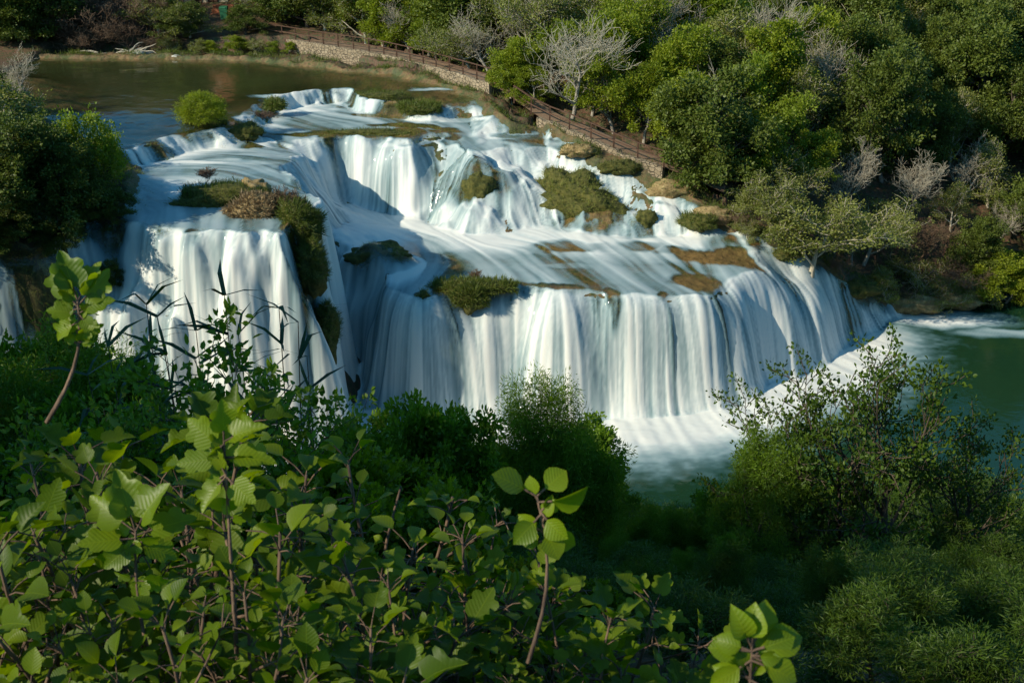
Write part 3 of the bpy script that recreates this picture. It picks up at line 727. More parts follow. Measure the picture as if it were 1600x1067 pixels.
def crown(tips, per, rad, size, kind, mt, seed, flat=.75, droop=0.0, upb=.6, szv=.35, pull=0.0):
    rng = np.random.default_rng(seed)
    T = np.array([tuple(p) for p, d in tips]); D = np.array([tuple(d) for p, d in tips])
    idx = rng.integers(0, len(T), int(per*len(T)))
    w = rng.lognormal(0, .55, len(T)); w /= w.sum(); idx = rng.choice(len(T), int(per*len(T)), p=w)
    off = rng.normal(0, 1, (len(idx), 3)); off /= np.linalg.norm(off, axis=1, keepdims=True)
    off *= (rng.random((len(idx), 1))**.45)*rad; off[:, 2] *= flat
    P = T[idx] + off
    d = off/rad*1.2 + D[idx]*.5 + rng.normal(0, .6, P.shape); d[:, 2] -= droop
    U = rng.normal(0, .55, P.shape); U[:, 2] += upb
    S = size*(1 + szv*(rng.random(len(P))*2-1))
    tone = rng.random(len(T))
    lv = np.clip(tone[idx]*.5 + rng.random(len(P))*.5, 0, 1)
    return leaves_mesh('crown', kind, P, d, U, S, mt, seed, lv=lv)
TREES = {}
def tree_kind(key, n, fn):
    TREES[key] = [fn(i) for i in range(n)]
def proto(trunk_me, crown_me, extra=None, tname='trunk', cname='crown'):
    return (trunk_me, crown_me, tname, cname)
def mk(key, i, H, leaf, per, rad, size, bark, levels=3, tpl='rhomb', tl=2, **k):
    ck = {q: k.pop(q) for q in ('flat', 'droop', 'upb') if q in k}; mr = k.pop('minr', 0)
    bs, tips = limbs(hash_(key)+i*7, H, levels=levels, **k)
    return (skin(bs, 'trunk', M[bark], tl, minr=mr), crown(tips, per, rad, size, tpl, M[leaf], hash_(key)+i, **ck) if leaf else None, H)
def hash_(s): return sum(ord(c)*(i+3) for i, c in enumerate(s)) % 1000
tree_kind('bright', 4, lambda i: mk('bright', i, 7, 'bright', 30, .46, .19, 'grey', kids=(9, 6, 4), trunk=.42, spread=.46, low=.2, wob=.2))
tree_kind('dark', 4, lambda i: mk('dark', i, 8, 'dark', 32, .48, .19, 'bark', kids=(11, 6, 4), trunk=.5, spread=.42, low=.12, up=.2, wob=.18))
tree_kind('olive', 4, lambda i: mk('olive', i, 7, 'olive', 15, .50, .17, 'twig', kids=(8, 6, 5), trunk=.35, spread=.52, low=.12, tl=3, wob=.22, minr=.022))
tree_kind('lime', 2, lambda i: mk('lime', i, 6, 'lime', 20, .5, .19, 'bark', kids=(7, 5, 4), trunk=.45, spread=.42, low=.15))
def bare(key, i, H, bark, leaf=None, **k):
    bs, tips = limbs(900+i*5, H, levels=4, kids=(8, 5, 4, 4), lens=(.42, .26, .16, .10), wob=.3, up=.9, r0=H*.022, low=.22, **k)
    tk = skin(bs, 'trunk', M[bark], 1, mult=1.1); bm = skin([b for b in bs if b[2] > 1], 'crown', M[bark if bark != 'grey' else 'twig'], 9, mult=1.15, minr=.012)
    return (tk, bm, H)
tree_kind('bare', 3, lambda i: bare('bare', i, 8, 'grey', spread=.42))
tree_kind('brush', 3, lambda i: bare('brush', i, 4.5, 'brush', spread=.75, trunk=.15))
PLACED = []
def plant(key, x, y, h, kind=None, zone=None, var=None, rz=None, z=None, wide=1.0, group=None, tilt=0, cat='tree', name=None, data=TREES):
    vs = data[key]; tk, cr, H0 = vs[random.randrange(len(vs)) if var is None else var]
    s = h/H0
    r = empty(name or (kind or key) + '_tree', (x, y, GZ(x, y)-.05 if z is None else z), random.uniform(0, 6.28) if rz is None else rz, (s*wide, s*wide, s))
    if tilt: r.rotation_euler.y = tilt
    link('trunk', tk, r)
    if cr: link('crown', cr, r)
    r['category'] = cat; r['group'] = group or 'trees'
    PLACED.append((r, key, zone, cat)); return r
KN = {'bright': 'leafy_tree', 'dark': 'evergreen_tree', 'olive': 'olive_tree', 'lime': 'young_tree', 'bare': 'bare_tree', 'brush': 'brown_shrub'}
# ---- right hillside: named ones first (photo column of the foot, height of foot, kind, height)
taken = []
def spot(u, v, z, key, h, zone, **k):
    x, y, _ = W(u, v, z)
    for _ in range(3): z = GZ(x, y); 
    taken.append((x, y)); return plant(key, x, y, h, zone=zone, name=KN[key], **k)
RB = 'on the right bank'
def grp(key): return {'bright': 'bright green trees on the right bank', 'dark': 'dark evergreens on the right hillside', 'olive': 'olive green trees on the right bank', 'bare': 'bare grey trees behind the boardwalk', 'lime': 'young yellow green trees', 'brush': 'brown leafless shrubs'}[key]
leaning = spot(1268, 424, 5.2, 'olive', 5.6, RB, wide=1.5, tilt=.12, var=0, group=grp('olive'))
spot(1205, 362, 7.4, 'olive', 4.6, RB, wide=1.2, group=grp('olive'))
for u, y, key, h, w in [(889,80.5,'bare',9.2,1.0),(925,83,'bare',7.5,.9),(800,83.2,'bright',3.6,1.1),(830,82.6,'bright',3.4,1.1),(812,86,'bright',5.2,1.0),(765,90,'bare',6.5,1.0),(738,93,'olive',5,1.0),(640,100.5,'bare',5.8,.9),(690,97,'lime',4.2,1.0),(600,104,'olive',5,1.0),(545,107,'lime',4.5,1.0),
      (960,80.5,'bright',6.4,.95),(1005,78.6,'bright',6.2,.9),(1050,77,'bright',6.4,.9),(1095,76.5,'bright',5.6,.9),(1140,77,'bare',8.5,.7),(1165,75.5,'bright',5.4,1.0),(1215,73.5,'olive',5,1.1),(1250,76,'bright',5.2,.95),(1300,72.8,'olive',4.8,1.2),(1305,77,'bare',7,.8),
      (1350,76,'olive',5.0,1.2),(1420,79,'bare',6,1),(1380,83,'bare',8,.9),(1275,85,'bare',9,.8),(1500,82,'bare',6,1),(1190,90,'bare',9,.8),(1560,79,'bare',5,1),(1050,90,'bare',10,.8),(1330,73.5,'bare',4.5,1.2),(1440,77,'brush',3.4,1.2),(1210,79,'lime',6,1.0),(1160,81,'lime',7.5,.8),(985,84.5,'bright',7.5,.95),(1040,82.5,'bright',7.2,1.0),(1100,81.5,'dark',7,1.0),(870,86.5,'bright',6,1.0),(930,89,'bright',7,1.1),(1250,83,'olive',7,.9),(1150,330,'x',0,0)]:
    if key == 'x': continue
    z0 = GZ((u-800)/F*80, y); x = (u-800)/F*(y*CP+(CZ-z0)*SP); taken.append((x, y))
    plant(key, x, y, h, zone=RB, name=KN[key], wide=w, group=grp(key))
def free(x, y, d):
    return all((x-a)**2+(y-b)**2 > d*d for a, b in taken)
rp = random.Random(77); cnt = 0
for _ in range(6000):
    y = rp.uniform(66, 138); x = rp.uniform(-2, 60)
    u, v = PX((x, y, GZ(x, y)+3))
    if u > 1760 or u < 640: continue
    if SDat(x, y) > -1.6: continue
    pathx = 15.5-(y-70)*1.5 if y < 80 else 2-(y-80)*.9           # keep the path free
    if x < pathx+2.8 and y < 100: continue
    if 18 < x < 33 and 70 < y < 80.5 and not (x > 26.5 and y > 77.0 and False): 
        if rp.random() < .8: continue
    if not free(x, y, 2.7 + (y-66)*.012): continue
    n = float(fbm(np.array(x*.07), np.array(y*.07), 123, 2)); ed = SDat(x, y)
    right = x > 26
    if right: key = 'dark' if rp.random() < .55 else ('olive' if rp.random() < .6 else ('bright' if rp.random() < .6 else 'brush'))
    else: key = ('bright' if n > .42 else 'dark') if rp.random() < .62 else ('olive' if rp.random() < .6 else ('bare' if rp.random() < .7 else 'lime'))
    if y > 100: key = 'dark' if rp.random() < .62 else ('olive' if rp.random() < .55 else 'bright')
    h = {'bright': 6.5, 'dark': 7.5, 'olive': 6, 'bare': 7, 'brush': 3.5, 'lime': 6.5}[key]*rp.uniform(.85, 1.45)
    if SDat(x, y) > -4 and x > 20: h *= .55
    taken.append((x, y)); plant(key, x, y, h, zone=RB, name=KN[key], group=grp(key), wide=rp.uniform(.75, 1.05)); cnt += 1
print('hill trees', cnt)
# low bushes along the right shore
for u, v, z, key, h in [(1425,462,1.2,'brush',2.2),(1460,455,1.5,'olive',2.4),(1520,455,1.0,'olive',2.8),(1575,450,1.2,'bright',3.0),(1390,425,3.4,'olive',2.6),(1320,420,4.6,'brush',2.0),(1440,430,2.5,'olive',3.2),(1500,425,2.5,'brush',3.6),(1560,420,2.8,'bright',4.4),(1150,330,8.9,'brush',2.0),(1170,345,8.4,'olive',1.7),(1600,440,1.5,'bright',4),(1640,430,2,'bright',4),(1185,300,10,'olive',3)]:
    x, y, _ = W(u, v, z)
    plant(key, x, y, h, zone='low at the right shore', name='shore_'+('shrub' if key != 'olive' else 'bush'), group='low bushes along the right shore', wide=1.3, cat='bush')
# ---- far shore behind the upper pool
LF = 'beyond the upper pool'
for u in range(-90, 760, 30):
    for row in range(3):
        uu = u + rp.uniform(-12, 12) + row*12
        dd = 104.5 + row*5 + rp.uniform(-1, 1)
        if uu > 385 and row == 0: dd += 3.5
        x = (uu-800)/F*(dd*CP + 15*SP)
        if uu > 420: dd = 111 + row*5 - (uu-420)*.045; x = (uu-800)/F*(dd*CP + 15*SP)
        if SDat(x, dd) > -1.5: continue
        if (262 < uu < 412 and row < 2) or 285 < uu < 402 : continue
        if row == 0: key = 'brush' if 110 < uu < 290 else ('dark' if uu < 110 else rp.choice(['olive', 'bright', 'dark']))
        else: key = rp.choice(['dark', 'dark', 'olive', 'bare'] if uu < 380 else ['bright', 'dark', 'olive', 'dark'])
        if 120 < uu < 300 and row > 0: key = 'brush'
        plant(key, x, dd, {'bright': 6, 'dark': 7.5, 'olive': 6, 'bare': 7, 'brush': 5}[key]*rp.uniform(.8, 1.15)*((1.0, 1.3, 1.6)[row] if uu > 120 else 1.0), zone=LF, name=KN[key], group='trees beyond the upper pool', wide=1.25)
for u, key, h in [(-70,'dark',3.5),(-40,'dark',3),(0,'dark',3.4),(35,'dark',2.6),(75,'dark',3),(110,'brush',2.4),(140,'brush',2.8),(245,'brush',2.6),(265,'olive',2.2),(312,'olive',1.8),(335,'bright',1.5),(372,'bright',1.8),(400,'olive',1.6),(425,'lime',1.3),(450,'bright',1.1),(160,'brush',3.2),(225,'brush',3.4),(385,'dark',3.0),(50,'dark',4.5),(250,'olive',4.0),(275,'dark',3.6),(298,'olive',3.4),(232,'brush',4.2),(90,'brush',4.6),(20,'dark',5)]:
    dd = 103.6 + (1.8 if h > 2.9 else 0); x = (u-800)/F*(dd*CP+16*SP)
    while SDat(x, dd) > -.5 and dd < 108: dd += .3
    plant(key, x, dd, h, zone='at the far waterline', name='waterside_shrub', group='shrubs along the far shore', wide=1.5, cat='bush')
# ---- left bank between upper pool and left fall
LB = 'on the left bank'
for u, v, z, key, h, w in [(-60,300,13,'dark',7,1.2),(20,330,12.8,'dark',6.0,1.2),(70,340,12.6,'dark',6.2,1.1),(-20,260,13.3,'olive',6,1.2),(50,290,13.2,'olive',5.2,1.2),(112,330,12.8,'dark',5.6,1.0),(168,318,12.6,'lime',5.4,.85),(120,290,13,'olive',4,1.1),(182,300,12.6,'lime',3.4,.9),
      (20,230,13.6,'olive',6.2,1.1),(-70,220,13.9,'dark',8,1.2),(90,250,13.6,'olive',3.2,1.2),(-30,190,13.8,'dark',7,1.2),(150,335,12.4,'dark',2.8,1.4),(40,365,12,'dark',2.6,1.4),(100,372,11.8,'dark',2.6,1.3),(30,400,11.2,'dark',2.6,1.4),(160,365,11.9,'dark',2.0,1.1),(-20,415,11,'dark',3,1.4),(80,400,10.8,'olive',1.8,1.3),(-120,330,12.8,'dark',8,1.2),(-130,250,13.8,'dark',9,1.2),(10,160,13.9,'bare',5,1.0),(175,345,12.2,'dark',2.0,1.3),(-60,370,12.4,'dark',5,1.3)]:
    x, y, _ = W(u, v, z)
    plant(key, x, y, h, zone=LB, name=KN[key], group='trees on the left bank', wide=w)
# ================================================================== boardwalk, walls, fence
def strip(name, L1, L2, mt, uvs=False):
    """quad strip between two polylines"""
    n = len(L1); v = [tuple(p) for p in L1] + [tuple(p) for p in L2]
    me = bpy.data.meshes.new(name); me.from_pydata(v, [], [(i, i+1, n+i+1, n+i) for i in range(n-1)]); me.materials.append(mt); return me
PD = resamp([tuple(p) for p in PATHW], 60)
pin, pout = offset(PD, .40), offset(PD, 2.2)
pin[:, 2] -= .06; pout[:, 2] -= .06
struct(link('path', strip('path', pin, pout, M['path'])), 'gravel footpath behind the low stone wall')
def wall(tops, drop, name, label, seed):
    P = resamp(tops, 40); rr = np.random.default_rng(seed); P[:, 2] += rr.normal(0, .035, len(P))
    B = offset(P, .42); v = []; uv = []; f = []
    d = np.r_[0, np.cumsum(np.hypot(*np.diff(P[:, :2], axis=0).T))]
    for i in range(len(P)):
        a, b = P[i], B[i]
        for q, w in (((a[0], a[1]-.08, a[2]-drop), -drop), ((a[0], a[1], a[2]-.03), -.03), ((a[0]+.02, a[1]+.04, a[2]+.02), .02), ((b[0], b[1], b[2]+.02), .45), ((b[0], b[1], b[2]-drop), 1.2)):
            v.append(q); uv.append((d[i], w))
    for i in range(len(P)-1):
        for k in range(4): q = i*5+k; f.append((q, q+5, q+6, q+1))
    f += [(0, 1, 2, 3, 4), tuple(range(len(v)-5, len(v)))[::-1]]
    me = bpy.data.meshes.new(name); me.from_pydata(v, [], f); me.materials.append(M['wall'])
    ul = me.uv_layers.new(name='UVMap')
    for l in me.loops: ul.data[l.index].uv = uv[l.vertex_index]
    return tag(link(name, me), label, 'stone wall')
wall(PATHW[:6], 1.5, 'stone_wall', 'long low dry stone wall along the far shore of the dark upper pool', 1)
wall(PATHW[7:11], 1.3, 'stone_wall', 'short pinkish stone wall stepping down beside the white rapids', 2)
def fence(P, name, label, gap=1.9, h=1.08):
    P = np.array(P); d = np.r_[0, np.cumsum(np.linalg.norm(np.diff(P, axis=0), axis=1))]; n = int(d[-1]/gap)
    t = np.linspace(0, d[-1], n+1); Q = np.stack([np.interp(t, d, P[:, i]) for i in range(3)], 1)
    r = empty(name, tuple(Q[0])); O = Vector(Q[0])
    for q in Q:
        m = MB(); c = Vector(q)-O; m.box(c+Vector((0, 0, h/2-.1)), (.11, .11, h+.2), jit=.008); m.build('post', M['wood'], r)
    for k in range(len(Q)-1):
        a, b = Vector(Q[k])-O, Vector(Q[k+1])-O; dd = (b-a).normalized()
        for z, hh in ((h-.03, .07), (h*.55, .09)):
            m = MB(); j = Vector((0, -.075, z + random.uniform(-.015, .015)))
            if z > h*.8: m.beam(a+Vector((0, 0, h+.03))-dd*.02, b+Vector((0, 0, h+.03))-dd*.02, .13, .055)
            else: m.beam(a+j, b+j, .04, hh)
            m.build('rail', M['wood'], r)
    return tag(r, label, 'fence')
f1 = offset(resamp(wl([(386,54,14.5)]) + PATHW[:6], 30), .2); fence(f1, 'wooden_fence', 'long brown wooden rail fence on the wall above the upper pool')
f2 = offset(resamp(PATHW[6:11] , 14), .2); fence(f2, 'wooden_fence', 'short brown wooden rail fence descending beside the rapids under the trees')
# small rail by the trees at the lower path
fence(wl([(1085,268,10.4),(1120,276,10.0),(1150,283,9.7)]), 'wooden_fence', 'tiny low wooden rail under the trees right of the rapids', 1.4, .7)

# ================================================================== house, steps, bin behind the pool
def on(u, y, dz=0):
    z = 15.3; x = (u-800)/F*(y*CP+(CZ-z)*SP); return Vector((x, y, GZ(x, y)+dz))
hp = on(352, 119); hp.z = 14.9
hs = empty('house', tuple(hp)); tag(hs, 'cream plastered house with brown door half hidden at the top edge', 'house')
w_ = MB()
# wall with the door opening left out: three slabs and a lintel
for x0, x1, z0, z1 in ((-4.2, .35, -.6, 3.0), (1.45, 2.4, -.6, 3.0), (.35, 1.45, 2.1, 3.0)): w_.box(((x0+x1)/2, .15, (z0+z1)/2), (x1-x0, .3, z1-z0))
w_.box((-.9, 5.85, 1.2), (6.6, .3, 3.6)); w_.box((-4.05, 3, 1.2), (.3, 5.4, 3.6)); w_.box((2.25, 3, 1.2), (.3, 5.4, 3.6))
w_.build('wall', M['plaster'], hs)
d_ = MB(); d_.box((.9, .12, .75), (1.06, .06, 2.66)); dr = d_.build('door', M['wood'], hs)
for x in (.62, .9, 1.18):
    pass
k_ = MB(); k_.box((1.3, .05, .9), (.05, .08, .16)); k_.build('handle', M['drift'], dr)
for x in (-2.9, -1.2):
    w = MB(); 
    for a, b, c, e in ((-.5, 0, .07, 1.1), (.5, 0, .07, 1.1), (0, .52, 1.07, .07), (0, -.52, 1.07, .07), (0, 0, .05, 1.0)): w.box((x+a, -.03, 1.5+b), (c, .07, e))
    wn = w.build('window', M['wood'], hs); g = MB(); g.box((x, -.012, 1.5), (.96, .02, 1.0)); g.build('shutter', M['wood'], wn)
r_ = MB(); r_.add([(-4.7,-.5,2.95),(2.9,-.5,2.95),(2.9,3,4.8),(-4.7,3,4.8),(-4.7,6.5,2.95),(2.9,6.5,2.95),(-4.7,-.5,3.1),(2.9,-.5,3.1),(2.9,3,4.97),(-4.7,3,4.97),(-4.7,6.5,3.1),(2.9,6.5,3.1)],
      [(0,1,2,3),(3,2,5,4),(6,9,8,7),(9,10,11,8),(0,6,7,1),(4,5,11,10),(0,3,9,6),(3,4,10,9),(1,7,8,2),(2,8,11,5)])
rf = r_.build('roof', M['tile'], hs); c_ = MB(); c_.box((-2.5, 3.8, 4.9), (.7, .7, 1.6)); c_.build('chimney', M['plaster'], rf)
sp = on(346, 114.5); sp.z = 14.35
st_ = MB()
for i in range(5): st_.box((0, i*.55, .12+i*.18), (2.6, .6, .26+i*.36), jit=.01)
so_ = st_.build('brick_steps', M['tile'], loc=tuple(sp)); tag(so_, 'terracotta brick steps leading up to the cream house', 'steps')
bp = on(351, 112.3); bp.z = GZ(bp.x, bp.y)
bn_ = empty('litter_bin', tuple(bp)); tag(bn_, 'small green litter bin standing before the brick steps', 'litter bin')
b_ = MB(); b_.add([(-.32,-.28,.1),(.32,-.28,.1),(.32,.28,.1),(-.32,.28,.1),(-.4,-.35,1.15),(.4,-.35,1.15),(.4,.35,1.15),(-.4,.35,1.15)], [(0,3,2,1),(0,1,5,4),(1,2,6,5),(2,3,7,6),(3,0,4,7),(4,5,6,7)]); b_.build('bin_body', M['green'], bn_)
l_ = MB(); l_.add([(-.43,-.38,1.152),(.43,-.38,1.152),(.43,.38,1.152),(-.43,.38,1.152),(-.36,-.2,1.3),(.36,-.2,1.3),(.36,.3,1.34),(-.36,.3,1.34)], [(0,3,2,1),(0,1,5,4),(1,2,6,5),(2,3,7,6),(3,0,4,7),(4,5,6,7)]); l_.build('lid', M['green'], bn_)

for i, (u, y, key, h) in enumerate([(300,131,'dark',9),(330,132,'dark',10),(365,131,'olive',9),(395,130,'dark',10)]):
    x = (u-800)/F*(y*CP+10*SP); plant(key, x, y, h, zone='behind the cream house', name=KN[key], group='trees behind the house')
# ================================================================== driftwood and stones
def rock(name, c, s, mt, seed, label=None, cat='rock', group=None, sub=3, rough=.25):
    import bmesh
    bm = bmesh.new(); bmesh.ops.create_icosphere(bm, subdivisions=sub, radius=1)
    co_ = np.array([v.co[:] for v in bm.verts]); n = fbm(co_[:, 0]*1.7+seed*3.1+9, co_[:, 1]*1.7+co_[:, 2]*2.3+seed, seed, 4)-.5
    n2 = fbm(co_[:, 0]*5+seed, co_[:, 2]*5+co_[:, 1]*3+7, seed+5, 3)-.5
    co_ *= (1 + rough*2.2*n + rough*1.0*n2)[:, None]
    for v, q in zip(bm.verts, co_): v.co = Vector(q*np.array(s))
    me = bpy.data.meshes.new(name); bm.to_mesh(me); bm.free(); me.materials.append(mt); me.polygons.foreach_set('use_smooth', [True]*len(me.polygons))
    o = link(name, me, None, c)
    if label: tag(o, label, cat, group)
    return o
dw = W(200, 88, 13.35); r_ = random.Random(5)
for nm, lb, n, (du, ln) in (('driftwood', 'tangled bleached driftwood branches stranded on the far shore of the pool', 11, (0, 1.5)), ('driftwood', 'pale fallen log lying at the waterline left of the driftwood tangle', 3, (-2.2, 1.8))):
    m = MB()
    for i in range(n):
        a = r_.uniform(-.5, 1.0) if r_.random() < .7 else r_.uniform(1.5, 3.4); el_ = r_.uniform(.02, .5)
        p = Vector((r_.uniform(-1, 1)*.9, r_.uniform(-.4, .4), r_.uniform(0, .3))); P = [p]
        for k in range(4):
            p = p + Vector((math.cos(a)*math.cos(el_), math.sin(a)*.4, math.sin(el_)))*ln*r_.uniform(.25, .42); a += r_.gauss(0, .3); el_ += r_.gauss(-.1, .2); P.append(p)
        m.tube(P, [.10, .085, .065, .045, .02], 5)
    tag(m.build(nm, M['drift'], loc=(dw[0]+du, dw[1]+.3, 13.4)), lb, 'driftwood')
for i, (u, v, s, lb) in enumerate([(215, 86, .5, 'pale stone on the far shore just right of the driftwood'), (232, 84, .4, 'small pale stone behind the driftwood'), (276, 91, .45, 'lone white stone at the water edge of the upper pool')]):
    x, y, _ = W(u, v, 13.4); rock('shore_stone', (x, y, 13.45), (s*1.3, s, s*.55), M['stone'], 20+i, lb, 'stone', 'pale stones on the far shore')

# ================================================================== mossy mounds with grass
def surf_pts(n, s, seed):
    rg = np.random.default_rng(seed); a = rg.normal(0, 1, (n, 3)); a[:, 2] = np.abs(a[:, 2]); a /= np.linalg.norm(a, axis=1, keepdims=True); return a
def hummock(u, v, z, s, label, mt='moss', grass='grass', n=1500, ln=.28, seed=1, name='mossy_mound', rz=0, cat='mound', dz=0, kind='blade', droop=.7, rough=.36):
    c = W(u, v, z); r = empty(name, (c[0], c[1], z+dz), rz); tag(r, label, cat)
    o = rock('stone', (0, 0, 0), s, M[mt], seed, sub=4, rough=rough); o.parent = r
    if n:
        me = o.data; nv = len(me.vertices); co_ = np.empty(nv*3, np.float32); me.vertices.foreach_get('co', co_); co_ = co_.reshape(-1, 3)
        rg = np.random.default_rng(seed); idx = rg.integers(0, nv, n*2); idx = idx[co_[idx, 2] > -.3*s[2]][:n]
        P = co_[idx] + rg.normal(0, .06, (len(idx), 3)); nr = co_[idx]/np.array(s)**2; nr /= np.linalg.norm(nr, axis=1, keepdims=True)
        D = nr + rg.normal(0, .45, P.shape); D[:, 2] += .25; U = nr + rg.normal(0, .6, P.shape)
        g = leaves_mesh('grass', kind, P - nr*.03, D, U, ln*(.5+rg.random(len(P))), M[grass], seed); link('grass', g, r)
    return r
boulder = hummock(905, 318, 8.3, (3.6, 1.9, 2.0), 'big mossy boulder standing dry between the upper fall and the small side cascade', n=9000, ln=.22, seed=3, rough=.5, grass='olive', rz=-.35, cat='boulder', name='mossy_boulder')
hummock(350, 312, 12.25, (2.9, 1.5, 1.0), 'long low mossy islet in the blue basin above the left waterfall', n=5000, ln=.25, seed=5, name='mossy_islet', cat='islet')
hummock(398, 300, 12.6, (.95, .7, .75), 'knobbly yellow brown tufa lump on the right end of the mossy islet', mt='tan', n=0, ln=.15, seed=8, name='tufa_lump', rough=.4)
hummock(397, 332, 12.2, (1.35, .9, .9), 'rounded cushion of pale dry heath in front of the tufa lump', mt='tan', grass='dry', n=3500, ln=.24, seed=9, name='dry_cushion_shrub', cat='shrub', kind='narrow')
hummock(466, 352, 11.6, (1.25, 1.2, 1.2), 'green tuft of hanging plants at the brink of the promontory', grass='grass', n=4500, ln=.34, seed=11, name='hanging_plant', cat='plant', rough=.35)
hummock(488, 420, 9.6, (.75, 1.0, 1.6), 'dark mossy overhang halfway up the promontory cliff', grass='dark', n=3500, ln=.26, seed=12, name='mossy_overhang', cat='outcrop', rough=.35)
hummock(512, 520, 5.6, (.6, .9, 1.9), 'dark green mossy rib low on the promontory cliff', grass='dark', n=3500, ln=.22, seed=13, name='mossy_rib', cat='outcrop', rough=.35)
hummock(748, 303, 9.1, (1.3, .8, 1.35), 'round mossy knob parting the upper waterfall', n=1200, ln=.16, seed=14, name='mossy_rock', cat='rock')
hummock(320, 197, 13.1, (1.5, 1.0, .45), 'grassy islet under the round green bush', n=2600, ln=.3, seed=15, name='grassy_islet', cat='islet')
hummock(385, 208, 12.75, (1.1, .9, .65), 'brown mossy rock right of the grassy islet among rapids', n=1500, ln=.2, seed=16, name='mossy_rock', cat='rock')
hummock(430, 166, 13.1, (.6, .45, .4), 'small green tuft in the middle of the upper step', n=1300, ln=.4, seed=17, name='grass_tuft', cat='plant', mt='moss')
hummock(598, 150, 13.15, (1.9, 1.0, .28), 'flat ochre moss shelf between the two upper steps', n=2200, ln=.2, seed=18, name='mossy_shelf', cat='rock')
hummock(655, 170, 12.95, (1.6, .9, .42), 'mossy shelf with grass left of the last upper step', n=3500, ln=.3, seed=19, name='mossy_shelf', cat='rock')
hummock(1090, 348, 8.0, (1.2, .7, .55), 'low green mossy rock at the right edge of the side cascade', n=2000, ln=.25, seed=20, name='mossy_rock', cat='rock', rz=-.5)
hummock(1010, 345, 7.9, (.7, .4, .8), 'narrow green rock inside the small side cascade', n=500, ln=.16, seed=21, name='mossy_rock', cat='rock')
hummock(662, 472, 6.5, (.38, .3, .7), 'slim green moss pillar at the left end of the main fall', n=700, ln=.2, seed=23, name='moss_pillar', cat='rock')
hummock(742, 449, 6.95, (2.5, .75, .42), 'brown mossy shelf with hanging grass at the left of the main fall brink', n=4200, ln=.30, seed=61, name='mossy_shelf', cat='rock')
hummock(735, 470, 6.4, (.9, .4, .8), 'green grassy bulge hanging under the brown shelf in the main fall', n=2600, ln=.34, seed=62, name='hanging_grass', cat='plant')
hummock(575, 208, 12.15, (2.8, .7, .25), 'thin brown mossy brink above the left half of the upper waterfall', n=1800, ln=.2, seed=67, name='mossy_shelf', cat='rock')
hummock(596, 400, 7.5, (1.9, 1.1, .9), 'dark wet dome of rock left of the middle basin', n=500, ln=.12, seed=68, name='wet_rock', cat='rock', dz=-.15)
# ochre earth bank below the short wall
for i, (u, v, z, s, lb) in enumerate([(900,236,11.3,(1.3,.6,.5),'ochre mossy ledge under the left half of the short stone wall'),(965,262,10.5,(1.4,.6,.5),'ochre mossy ledge under the right half of the short stone wall'),(1045,298,9.3,(1.6,.7,.7),'ochre earth bank just past the end of the short wall'),(1115,338,8.2,(1.4,.7,.6),'reddish mossy bank above the small side cascade'),(1225,398,6.3,(1.1,.6,.4),'brown bank stone left of the leaning tree'),(1340,452,2.8,(1.6,.8,.7),'dark bank rock right of the leaning tree'),(1425,478,.6,(2.0,.8,.7),'ochre grassy bank rock where the falls meet the lower pool'),(1500,470,.6,(2.0,.8,.6),'ochre bank rock at the right shore of the lower pool')]):
    hummock(u, v, z, s, lb, mt='tan' if i in (2, 3, 6, 7, 0) else 'moss', n=900, ln=.22, seed=40+i, name='bank_rock', cat='rock')
boulder.rotation_euler.y = .30
# moss hanging wherever the water stays off the stone
pm = (dry.ravel() > .5) & (SD.ravel() > 0) & (ZW.ravel() > 1.0)
cliff = poly_sd(wl([(440,330,12.1),(500,325,12.1),(520,400,9.5),(536,500,5.5),(552,600,1.5),(556,660,.1),(525,680,.1),(492,560,4.6),(462,450,8.5),(440,380,11.5)]), XX, YY).ravel() > 0
lipm = ((steep > .25) & (steep < 2.2) & (ZW > 11.9) & (fbm(XX*.8, YY*.8, 301, 3) > .54) & (SD > 0)).ravel()
pm = pm | cliff | lipm
pm = pm & ~((ZW.ravel() > 6.1) & (ZW.ravel() < 7.6) & (XX.ravel() > 2.2) & (steep.ravel() < .6))
idx = np.flatnonzero(pm & keep_pts) if 'keep_pts' in globals() else np.flatnonzero(pm)
idx = RNG.choice(idx, min(46000, len(idx)*3)); P = BVt[idx] + RNG.normal(0, .06, (len(idx), 3))
nrm = np.stack([nx.ravel()[idx], ny.ravel()[idx], nz.ravel()[idx]], 1)
D = nrm*.8 + RNG.normal(0, .5, P.shape); D[:, 2] -= .35*(nrm[:, 2] < .8)
o = link('moss', leaves_mesh('moss', 'blade', P, D, nrm+RNG.normal(0, .5, P.shape), .09+.16*RNG.random(len(P)), M['olive'], 5)); o['kind'] = 'stuff'; o['label'] = 'olive moss and short grass on the bare travertine'
# grass and weeds along the banks
bm_ = (SD.ravel() < -.1) & (SD.ravel() > -2.2) & (ZW.ravel() > -.1) & (YY.ravel() > 58)
idx = RNG.choice(np.flatnonzero(bm_), 34000); P = BVt[idx] + RNG.normal(0, .06, (len(idx), 3))
cl = fbm(P[:, 0]*.9, P[:, 1]*.9, 201, 3); P = P[cl > .47]
D = RNG.normal(0, .45, P.shape); D[:, 2] += .8; D[:, 1] -= .2
o = link('grass', leaves_mesh('grass', 'blade', P, D, RNG.normal(0, 1, P.shape), .18+.35*RNG.random(len(P)), M['grass'], 6)); o['kind'] = 'stuff'; o['label'] = 'grass and weeds along the river banks'

